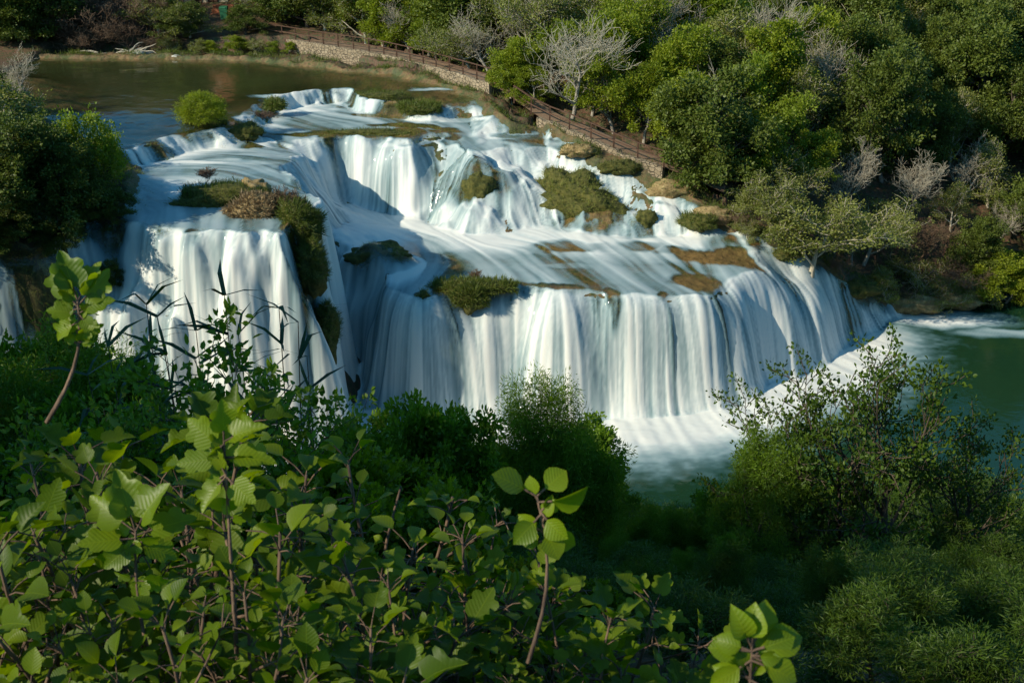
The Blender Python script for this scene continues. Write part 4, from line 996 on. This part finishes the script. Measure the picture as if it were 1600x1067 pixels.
# round bush on the islet, small shrubs on the promontory and by the falls
bt = []
rb_ = random.Random(8)
while len(bt) < 260:
    q = Vector((rb_.uniform(-1, 1), rb_.uniform(-1, 1), rb_.uniform(-.35, 1)))
    if .5 < q.length < 1.0: bt.append((Vector((q.x*1.35, q.y*1.35, .85+q.z*1.2)), q.normalized()))
bt = bt + [(p*Vector((1, 1, 1)).x, d) for p, d in bt[:0]]
sk_ = skin(limbs(71, 1.6, levels=2, kids=(7, 5), trunk=.15, spread=.7, low=.1)[0], 'trunk', M['bark'])
TREES['islet'] = [(sk_, crown(bt, 40, .22, .17, 'narrow', M['bright'], 71, upb=.8), 2.2)]
TREES['heath'] = [bare('heath', 3, 1.6, 'brush', spread=.6, trunk=.1)]
def single(key, u, v, z, h, name, label, cat, wide=1.0, var=0):
    c = W(u, v, z); r = plant(key, c[0], c[1], h, name=name, z=z, wide=wide, var=var); PLACED.pop(); del r['group']; tag(r, label, cat); return r
single('islet', 318, 196, 13.35, 2.35, 'round_bush', 'round fresh green bush on the grassy islet at the brink of the upper pool', 'bush', 1.15)
single('heath', 452, 325, 12.3, 1.6, 'leafless_shrub', 'greyish pink leafless shrub on the tip of the promontory', 'shrub', 1.0)
single('heath', 320, 285, 12.9, .9, 'small_shrub', 'thin dark sprigs standing on the back of the mossy islet', 'shrub', 1.5)
single('heath', 410, 186, 13.2, .8, 'leafless_shrub', 'little bleached leafless shrub right of the round bush', 'shrub', 1.8)
single('heath', 742, 442, 7.1, .9, 'small_shrub', 'tiny green sprigs growing on the brink of the main fall', 'shrub', .9)
# ================================================================== near slope: shrubs between the camera and the river
def at(u, v, d):
    """place seen at (u, v), d metres along the viewing axis"""
    dx, dy = (u-800)/F*d, -(v-533.5)/F*d
    return Vector((dx, d*CP + dy*SP, CZ - d*SP + dy*CP))
def bush_mk(key, i, H, leaf, per, rad, size, bark, tpl, minr=.004, **k):
    return mk(key, i, H, leaf, per, rad, size, bark, tpl=tpl, minr=minr, tl=3, **k)
NEAR = {}
NEAR['willow'] = [bush_mk('willow', i, 5.5, 'fine', 85, .50, .15, 'bark', 'narrow', kids=(9, 6, 4), spread=.5, trunk=.35, low=.15, droop=.4) for i in range(3)]
NEAR['ash'] = [bush_mk('ash', i, 5.0, 'fine', 60, .36, .15, 'bark', 'oval', kids=(9, 6, 4), spread=.5, trunk=.4, low=.2) for i in range(2)]
NEAR['maple'] = [bush_mk('maple', i, 2.6, 'fig', 26, .22, .095, 'redtwig', 'tri3', kids=(8, 6, 4), spread=.5, trunk=.4, low=.15, upb=.9) for i in range(3)]
NEAR['open'] = [bush_mk('open', i, 5.5, 'fine_shade', 13, .22, .11, 'bark', 'oval', kids=(7, 5, 4), spread=.62, trunk=.35, low=.3, minr=.012) for i in range(2)]
NEAR['sprout'] = [bush_mk('sprout', i, 3.0, 'fine', 8, .12, .085, 'bark', 'oval', kids=(7, 4, 3), spread=.30, trunk=.5, low=.35) for i in range(2)]
NEAR['low'] = [bush_mk('low', i, 2.0, 'fine', 34, .24, .085, 'bark', 'oval' if i < 2 else 'narrow', kids=(8, 6, 4), spread=.6, trunk=.25, low=.1) for i in range(3)]
NEAR['lowdark'] = [bush_mk('lowdark', i, 2.0, 'fine_shade', 30, .30, .11, 'bark', 'narrow', kids=(8, 6, 4), spread=.65, trunk=.3, low=.1, wob=.25) for i in range(3)]  # low shrubs of the right slope, shade painted into their leaf colour
NEAR['feather'] = [bush_mk('feather', i, 5.0, 'fine_shade', 60, .50, .16, 'bark', 'narrow', kids=(9, 6, 4), spread=.5, trunk=.4, low=.15, wob=.22, droop=.3) for i in range(2)]
# fig shrubs: rising stems, a rosette of big lobed leaves round each tip
def fig_mesh(seed, stems, H, leaf, size, nl, mt='fig', tpl='fig', petiole=.12, spread=.35, clump=1.0):
    rg = np.random.default_rng(seed); rd = random.Random(seed); m = MB(); P = []; D = []; U = []; S = []
    for s in range(stems):
        a = rd.uniform(0, 6.28); p = Vector((math.cos(a)*.1, math.sin(a)*.1, -.2)); q = Vector((math.cos(a)*spread, math.sin(a)*spread, 1)).normalized(); pts_ = [p.copy()]
        L_ = H*rd.uniform(.65, 1.05); n = 9
        for i in range(n):
            q = (q + Vector((rd.gauss(0, .10), rd.gauss(0, .10), .05))).normalized(); p = p + q*L_/n; pts_.append(p.copy())
        m.tube(pts_, [.019*(1-.65*i/n)*clump for i in range(n+1)], 6)
        def rosette(c, ax, k, sc):
            for j in range(k):
                t = j*2.4 + rd.random()*.6; el_ = rd.uniform(.1, 1.15)
                o = Vector((math.cos(t), math.sin(t), 0)); d = (o*math.cos(el_) + ax*math.sin(el_)).normalized()
                b = c - ax*rd.uniform(0, .10)*clump; e = b + d*petiole*rd.uniform(.7, 1.2)
                m.tube([b, b.lerp(e, .5)+Vector((0, 0, .01)), e], [.0032*clump]*3, 4, cap=False)
                P.append(tuple(e)); dd = d + Vector((0, 0, rd.uniform(-.35, .35))); D.append(tuple(dd))
                nu = (ax*1.0 - d*.35 + Vector((rd.gauss(0, .3), rd.gauss(0, .3), .35))); U.append(tuple(nu)); S.append(size*sc*rd.uniform(.65, 1.15))
        rosette(pts_[-1], q, nl, 1.0); rosette(pts_[-2], q, nl-1, 1.0)
        for i in range(3, n-1):
            if rd.random() < .8:
                b = pts_[i]; t = rd.uniform(0, 6.28); o = (Vector((math.cos(t), math.sin(t), .7))).normalized(); e = b + o*H*rd.uniform(.10, .25)
                m.tube([b, b.lerp(e, .5)+Vector((0, 0, -.01)), e], [.008*clump, .006*clump, .004*clump], 5, cap=False); rosette(e, o, nl-2, .8)
    me = bpy.data.meshes.new('stem'); me.from_pydata(m.v, [], m.f); me.materials.append(M['redtwig']); me.polygons.foreach_set('use_smooth', [True]*len(me.polygons))
    lf = leaves_mesh('leaves', tpl, np.array(P), np.array(D), np.array(U), np.array(S), M[mt], seed, uvs=True, smooth=True)
    return (me, lf, H)
FIGS = [fig_mesh(300+i, 7, 1.9, 'fig', .14 if i % 2 else .12, 6, tpl='fig' if i % 2 else 'ovate') for i in range(6)]
FIGY = [fig_mesh(320+i, 6, 1.7, 'figy', .085, 6, mt='figy', tpl='ovate') for i in range(2)]
SPR = [fig_mesh(340+i, 1, 1.0, 'figy', .15, 7, mt='figy', petiole=.07, spread=.1) for i in range(3)]
def figs(vs, x, y, z, h, name, cat, group, zone, var=None, rz=None, tilt=(0, 0)):
    tk, lf, H0 = vs[random.randrange(len(vs)) if var is None else var]; s = h/H0
    r = empty(name, (x, y, z), random.uniform(0, 6.28) if rz is None else rz, s); r.rotation_euler.x, r.rotation_euler.y = tilt
    link('stem', tk, r); link('leaves', lf, r); r['category'] = cat; r['group'] = group; PLACED.append((r, name, zone, cat)); return r
random.seed(99)
CT = [(-100,500),(0,500),(60,470),(130,560),(200,640),(330,690),(400,730),(460,750),(520,765),(560,710),(620,665),(690,655),(760,685),(830,670),(900,680),(950,740),(1010,775),(1100,770),(1180,735),(1250,710),(1300,700),(1450,720),(1540,730),(1600,770),(1700,760)]
def top(u): return float(np.interp(u, [c[0] for c in CT], [c[1] for c in CT]))
NG = {'feather': 'shade-tinted feathery shrubs on the near slope', 'willow': 'willowy fine leaved shrubs on the near slope', 'ash': 'small leaved shrubs on the near slope', 'maple': 'lobed leaved saplings on the near slope', 'open': 'open branched young trees on the near slope', 'sprout': 'thin saplings rising in front of the left waterfall'}
NNAME = {'feather': 'feathery_shrub', 'willow': 'willow_shrub', 'ash': 'leafy_shrub', 'maple': 'sapling', 'open': 'young_tree', 'sprout': 'thin_sapling'}
def nearplant(key, u, vt, d, zone, wide=1.0, var=None, hmax=9):
    """a shrub whose top is seen at row vt, rooted on the slope below"""
    p = at(u, vt, d); g_ = GZ(p.x, p.y); h = p.z - g_
    if h < .5: return
    h = min(h, hmax)
    return plant(key, p.x, p.y, h, zone=zone, name=NNAME[key], group=NG[key], wide=wide, var=var, cat='shrub' if key != 'open' else 'tree', data=NEAR)
Z4 = 'on the near slope'
for d, du, off, keys in [(44, 60, 10, ['willow', 'ash', 'willow']), (37, 70, 45, ['willow', 'ash', 'willow']), (30, 85, 100, ['ash', 'willow']), (24, 100, 160, ['ash', 'willow']), (18, 125, 225, ['ash', 'willow'])]:
    u = -60 + (d % 5)*9
    while u < 1680:
        uu = u + random.uniform(-.3, .3)*du
        t = top(uu) + off + random.uniform(-18, 28)
        if uu < 480: t = max(t, (620 if uu < 150 else 690) + off*.7 + max(0, uu-200)*.25)
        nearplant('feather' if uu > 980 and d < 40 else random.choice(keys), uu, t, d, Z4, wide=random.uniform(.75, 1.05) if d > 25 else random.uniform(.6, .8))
        u += du
# left: dark masses in front of the far left fall
for u, vt, d, key in [(-40,410,42,'ash'),(20,440,40,'ash'),(75,470,38,'willow'),(95,540,36,'ash'),(40,540,28,'ash'),(0,520,24,'willow'),(120,600,24,'ash')]:
    nearplant(key, u, vt, d, Z4, wide=.8)
# right: open branched trees standing out against the pool
for u, vt, d in [(1265, 600, 27), (1380, 560, 26), (1450, 545, 25), (1520, 620, 27)]: nearplant('open', u, vt, d, Z4, wide=.75, hmax=10)
for u, vt, d, key in [(1000,785,30,'willow'),(1060,765,31,'willow'),(1125,755,31,'ash'),(1180,735,29,'willow'),(960,830,24,'willow'),(1060,850,22,'willow'),(1140,840,22,'ash'),(585,640,27,'ash'),(650,612,25,'ash'),(700,640,26,'willow'),(860,612,27,'willow'),(915,650,27,'willow'),(1185,690,26,'willow')]: nearplant(key, u, vt, d, Z4, wide=.62)
# low growth closing the slope
rl = random.Random(31); got = []
for _ in range(2500):
    y = rl.uniform(6.5, 40); x = rl.uniform(-.62, .62)*(y+6); 
    if any((x-a)**2 + (y-b)**2 < (1.0+.03*y)**2 for a, b in got): continue
    g_ = GZ(x, y); u, _v = PX((x, y, g_+1)); lim = max(top(u) + 60, 1010 - y*9 if u > 850 else 960 - y*7)
    zt = CZ - y*math.tan(PITCH + math.atan((lim + rl.uniform(0, 60) - 533.5)/F)); h = min(zt - g_, rl.uniform(1.6, 3.4))
    if h < 1.0: h = 1.0
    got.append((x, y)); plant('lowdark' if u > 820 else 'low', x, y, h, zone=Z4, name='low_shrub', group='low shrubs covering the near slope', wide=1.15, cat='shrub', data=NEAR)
print('low shrubs', len(got))
# saplings nearer by, left of centre
for u, vt, d in [(365,478,13),(430,570,12),(505,610,12.5),(300,575,13.5),(540,715,11),(230,640,12),(640,730,12),(120,640,11),(700,770,10),(60,610,12),(600,760,9.5),(400,730,9.5),(480,790,9),(-10,640,11),(760,850,9),(330,740,9.5),(190,760,9),(560,850,8.5),(840,870,10),(930,900,11),(300,850,8),(1010,880,12),(1120,850,13),(1290,860,14),(1400,880,14),(1520,860,14),(1230,960,12),(1450,980,12),(1580,960,12)]:
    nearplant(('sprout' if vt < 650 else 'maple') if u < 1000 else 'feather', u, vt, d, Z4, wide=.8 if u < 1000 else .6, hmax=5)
# fig shrubs close by
FZ = 'close to the camera'
for u, vt, d in [(60,640,5.2),(200,700,4.6),(340,690,5.4),(130,800,4.2),(520,810,4.6),(430,850,4.2),(20,830,4.0),(260,880,3.9),(620,900,4.4),(700,850,6.0),(850,820,5.6),(780,930,4.8),(560,980,3.8),(380,980,3.7),(950,930,5.6),(100,960,3.6),(900,1010,5.0),(680,1010,4.2),(180,1010,3.4)]:
    p = at(u, vt, d); g_ = GZ(p.x, p.y); h = min(max(p.z-g_, .5), 3.2)
    figs(FIGS, p.x, p.y, p.z-h, h, 'fig_shrub', 'shrub', 'fig shrubs in the foreground', FZ)
for u, vt, d in [(290,640,6.5),(350,820,5.2),(560,730,6.5),(700,960,5),(150,880,4.6),(830,900,5.5),(480,940,4.6),(60,1000,4.2),(960,1000,6),(1000,960,6.5),(250,960,3.9),(110,740,5.5),(420,900,5),(20,900,4.5),(640,1000,4.8),(760,870,6),(880,980,5.2),(330,1010,4),(180,860,5.6),(530,880,5.8),(30,760,6)]:
    p = at(u, vt, d); g_ = GZ(p.x, p.y); h = min(max(p.z-g_, .5), 2.8)
    figs(FIGY, p.x, p.y, p.z-h, h, 'young_fig_shrub', 'shrub', 'yellow green fig shoots in the foreground', FZ)
# reeds swaying before the left fall
def reed_mesh(seed, H):
    rd = random.Random(seed); m = MB(); P = []; D = []; U = []; S = []
    q = Vector((rd.gauss(0, .06), rd.gauss(0, .06), 1)).normalized(); p = Vector((0, 0, -.2)); pt = [p.copy()]; n = 10
    for i in range(n): q = (q+Vector((.004, 0, 0))).normalized(); p = p+q*H/n; pt.append(p.copy())
    m.tube(pt, [.014*(1-.7*i/n) for i in range(n+1)], 5)
    for i in range(2, n+1):
        for j in range(3):
            a = rd.uniform(0, 6.28); P.append(tuple(pt[i])); D.append((math.cos(a), math.sin(a), rd.uniform(.1, .9))); U.append((rd.gauss(0, .3), rd.gauss(0, .3), 1)); S.append(rd.uniform(.35, .6))
    me = bpy.data.meshes.new('stem'); me.from_pydata(m.v, [], m.f); me.materials.append(M['bark'])
    lf = leaves_mesh('leaves', 'blade', np.array(P), np.array(D), np.array(U), np.array(S)*1.1, M['reed'], seed)
    v = np.array([q.co[:] for q in lf.vertices]); return (me, lf, H)
REED = [reed_mesh(400+i, 4.0) for i in range(3)]
for u, vt, d in [(225,455,15),(260,470,16),(300,480,15.5),(335,440,16),(410,450,16.5),(440,470,16),(385,500,15),(180,520,14.5),(470,520,17),(240,520,14),(315,540,14),(155,560,13)]:
    p = at(u, vt, d); g_ = GZ(p.x, p.y); h = p.z-g_
    figs(REED, p.x, p.y, g_, h, 'reed', 'reed', 'reeds in front of the left waterfall', Z4)
# the sprigs that stand out: lit fig shoots
def sprig(u, v, d, h, size, lean, seed, label, leaves, stem=(0, 0), tpl='fig'):
    """a single shoot with hand set leaves: (du, dv) px of the leaf tip from the node, base offset along the stem 0..1, roll"""
    top_ = at(u, v, d); foot = at(u+lean[0], v+lean[1], d*1.03)
    r = empty('fig_sprig', tuple(foot)); tag(r, label, 'fig sprig')
    ax = top_-foot; m = MB(); sd_ = random.Random(seed)
    side = Vector((1, 0, 0)); pt = [ax*t + side*math.sin(t*3.0)*ax.length*stem[0] for t in (0, .15, .3, .45, .6, .75, .9, 1)]
    m.tube(pt, [.010*d/4.5*(1-.6*i/7)*(1+.12*(i % 2)) for i in range(8)], 7);     R_ = co.rotation_euler.to_matrix(); P = []; D = []; U = []; S = []; pm_ = MB()
    leaves = leaves + [(sd_.uniform(-60, 60), sd_.uniform(-70, 20), sd_.uniform(.6, 1.0), sd_.uniform(.05, .10), (sd_.gauss(0, .5), sd_.gauss(0, .5))) for _ in range(9 if seed != 6 else 2)]
    for du, dv, t, s, face in leaves:
        i = min(int(t*7), 6); b = pt[i].lerp(pt[i+1], t*7-i)
        dirv = (R_ @ Vector((du, -dv, sd_.uniform(-.2, .5)*math.hypot(du, dv)))).normalized()
        e = b + dirv*s*.35; m.tube([b, b.lerp(e, .5), e], [.0035]*3, 5, cap=False)
        s *= .85; P.append(tuple(e)); D.append(tuple(dirv)); U.append(tuple(R_ @ Vector((face[0], face[1], 1)))); S.append(s)
    st = m.build('stem', M['redtwig'], r, True)
    link('leaves', leaves_mesh('leaves', tpl, np.array(P), np.array(D), np.array(U), np.array(S), M['figy'], seed, uvs=True, smooth=True), r)
    return r
sprig(118, 470, 4.4, 0, .12, (-45, 190), 1, 'bright yellow green fig shoot rising alone on a bare bent stem at the left', [(-60,-85,.95,.16,(-.5,.3)),(-25,-100,1,.17,(.4,.2)),(35,-80,1,.15,(-.3,.4)),(60,-65,.95,.15,(.6,-.1)),(-55,-10,.85,.10,(-.4,.5)),(60,-20,.9,.12,(.3,.5)),(-40,25,.8,.11,(.2,.6)),(20,20,.85,.09,(0,.3)),(-20,-30,.92,.10,(.5,.5)),(55,15,.8,.08,(.5,.1))], (.11, 0))
sprig(350, 690, 3.9, 0, .12, (20, 330), 2, 'fig shoot with two glowing leaf tips in front of the left waterfall', [(-50,-40,.95,.14,(-.5,.3)),(5,-60,1,.13,(.4,.2)),(75,-40,1,.14,(-.3,.6)),(-75,10,.9,.14,(.6,.4)),(90,0,.9,.15,(.2,.8)),(-40,50,.8,.12,(-.4,.5)),(50,40,.8,.12,(-.4,.5))])
sprig(835, 775, 3.3, 0, .12, (-10, 260), 3, 'single large glowing fig leaf standing up left of the centre', [(-75,-45,1,.13,(-.2,1.2)),(35,-30,1,.10,(.5,.7)),(80,-10,.95,.13,(.3,-.9)),(-40,40,.85,.10,(.4,.5)),(30,60,.8,.10,(.4,.2))], (.09, 0), tpl='ovate')
sprig(1175, 1010, 2.7, 0, .12, (-10, 190), 4, 'soft blurred fig shoot with round bright leaves at the bottom right', [(-45,-85,1,.10,(-.3,.5)),(35,-80,1,.10,(.4,.2)),(85,-30,.95,.11,(-.3,.4)),(-110,-10,.95,.09,(.3,.7)),(90,30,.85,.10,(.2,.5)),(-60,40,.85,.10,(.3,.2)),(20,10,.9,.08,(.3,.4)),(110,60,.7,.10,(0,.5)),(-130,-45,.95,.08,(.5,.1))], tpl='ovate')
sprig(215, 830, 4.2, 0, .12, (60, 300), 5, 'tall bare reddish stem with a crown of broad dark fig leaves at the lower left', [(-110,-80,1,.19,(-.5,.6)),(-30,-120,1,.20,(.3,.5)),(60,-100,1,.19,(-.2,.7)),(120,-40,.97,.19,(.5,.8)),(-120,0,.95,.17,(-.4,.9)),(90,40,.93,.14,(.4,.5)),(-60,50,.92,.12,(.3,.3))], (-.07, 0))
sprig(630, 760, 6.0, 0, .12, (-25, 330), 6, 'thin reddish stem almost without leaves right of the fig shoots', [(30,-20,.8,.07,(.3,.4)),(-30,-20,.7,.07,(.3,.1)),(25,-25,.55,.09,(-.3,.4)),(-30,-10,.45,.10,(.3,.4))], (-.07, 0), tpl='ovate')
sprig(330, 800, 5.0, 0, .12, (-30, 260), 7, 'knotted brown stem with small lime leaves left of the centre', [(-30,-50,1,.08,(-.5,.6)),(25,-60,1,.10,(.3,.5)),(-45,-20,.8,.09,(-.2,.7)),(40,-20,.7,.10,(.5,.8)),(-45,10,.5,.10,(-.4,.9)),(60,-20,.4,.11,(.4,.5))], (.05, 0), tpl='ovate')
# tall trees up the slope to the left, beyond the frame, whose shade lies over the near slope
random.seed(5)
SHADE = [(-17,3,11,'dark'),(-22,2,13,'dark'),(-24,12,14,'dark'),(-28,9,15,'dark'),(-21,7,12,'bright'),(-16,9,9,'dark'),(-20,10,11,'dark'),(-26,5,12,'dark'),(-30,14,13,'dark'),(-24,20,13,'bright'),(-36,22,16,'dark'),(-33,30,16,'dark'),(-42,28,17,'dark'),(-44,38,16,'dark'),(-48,18,17,'dark'),(-38,38,15,'dark')]
for x, y, h, key in SHADE:
    plant(key, x, y, h, zone='on the slope left of the camera', name=KN[key], group='tall trees on the slope left of the view', wide=.9)
# ================================================================== labels: every repeated plant told apart by look and place
ORD = ['first','second','third','fourth','fifth','sixth','seventh','eighth','ninth','tenth','eleventh','twelfth','thirteenth','fourteenth','fifteenth','sixteenth','seventeenth','eighteenth','nineteenth','twentieth']
def ordn(i):
    if i < 20: return ORD[i]
    t = ['','','twenty','thirty','forty','fifty','sixty','seventy','eighty','ninety'][(i+1)//10]; k = (i+1) % 10
    return t + ('-' + ORD[k-1] if k else 'th')
LOOK = {'bright': 'bright green leafy tree', 'dark': 'dark evergreen tree', 'olive': 'twiggy olive tree', 'bare': 'bare grey tree', 'lime': 'slender yellow green tree', 'brush': 'leafless brown shrub',
        'willow': 'feathery fine leaved shrub', 'ash': 'small leaved shrub', 'maple': 'lobed leaved sapling', 'open': 'open branched young tree', 'sprout': 'thin sapling', 'low': 'low shrub', 'lowdark': 'dark low shrub', 'feather': 'shade-tinted feathery shrub', 'fig_shrub': 'big leaved fig shrub', 'young_fig_shrub': 'yellow green fig shoots', 'reed': 'dark swaying reed'}
from collections import defaultdict
bins = defaultdict(list)
for r, key, zone, cat in PLACED:
    x, y, z = r.location
    u, v = PX((x, y, z+2))
    if zone == 'on the right bank': band = ('in the front row', 'in the second row', 'in the third row', 'in the fourth row', 'in the back rows')[min(4, int(max(0, y-66-max(0, (15-x))*1.0)//9))]
    elif zone == 'on the near slope': band = ('nearest the camera', 'halfway down', 'by the river')[min(2, int(max(0, y-2)//13))]
    elif zone == 'beyond the upper pool': band = 'in the front row' if y < 110 else 'further back'
    elif zone == 'close to the camera': band = 'at the very front' if y < 3.6 else 'just behind the front'
    else: band = ''
    bins[(key, zone, band)].append((u, r))
for (key, zone, band), L_ in bins.items():
    L_.sort(key=lambda q: q[0])
    for i, (u, r) in enumerate(L_):
        place = (zone + ' ' + band).strip()
        if len(L_) == 1: r['label'] = f'{LOOK[key]} {place}, the only one there'
        elif i == len(L_)-1: r['label'] = f'rightmost {LOOK[key]} {place}'
        else: r['label'] = f'{ordn(i)} {LOOK[key]} from the left {place}'
leaning['label'] = 'leaning olive tree with dark trunk and silvery twigs at the brink of the falls'
cam.dof.use_dof = True; cam.dof.focus_distance = 55; cam.dof.aperture_fstop = 7.1
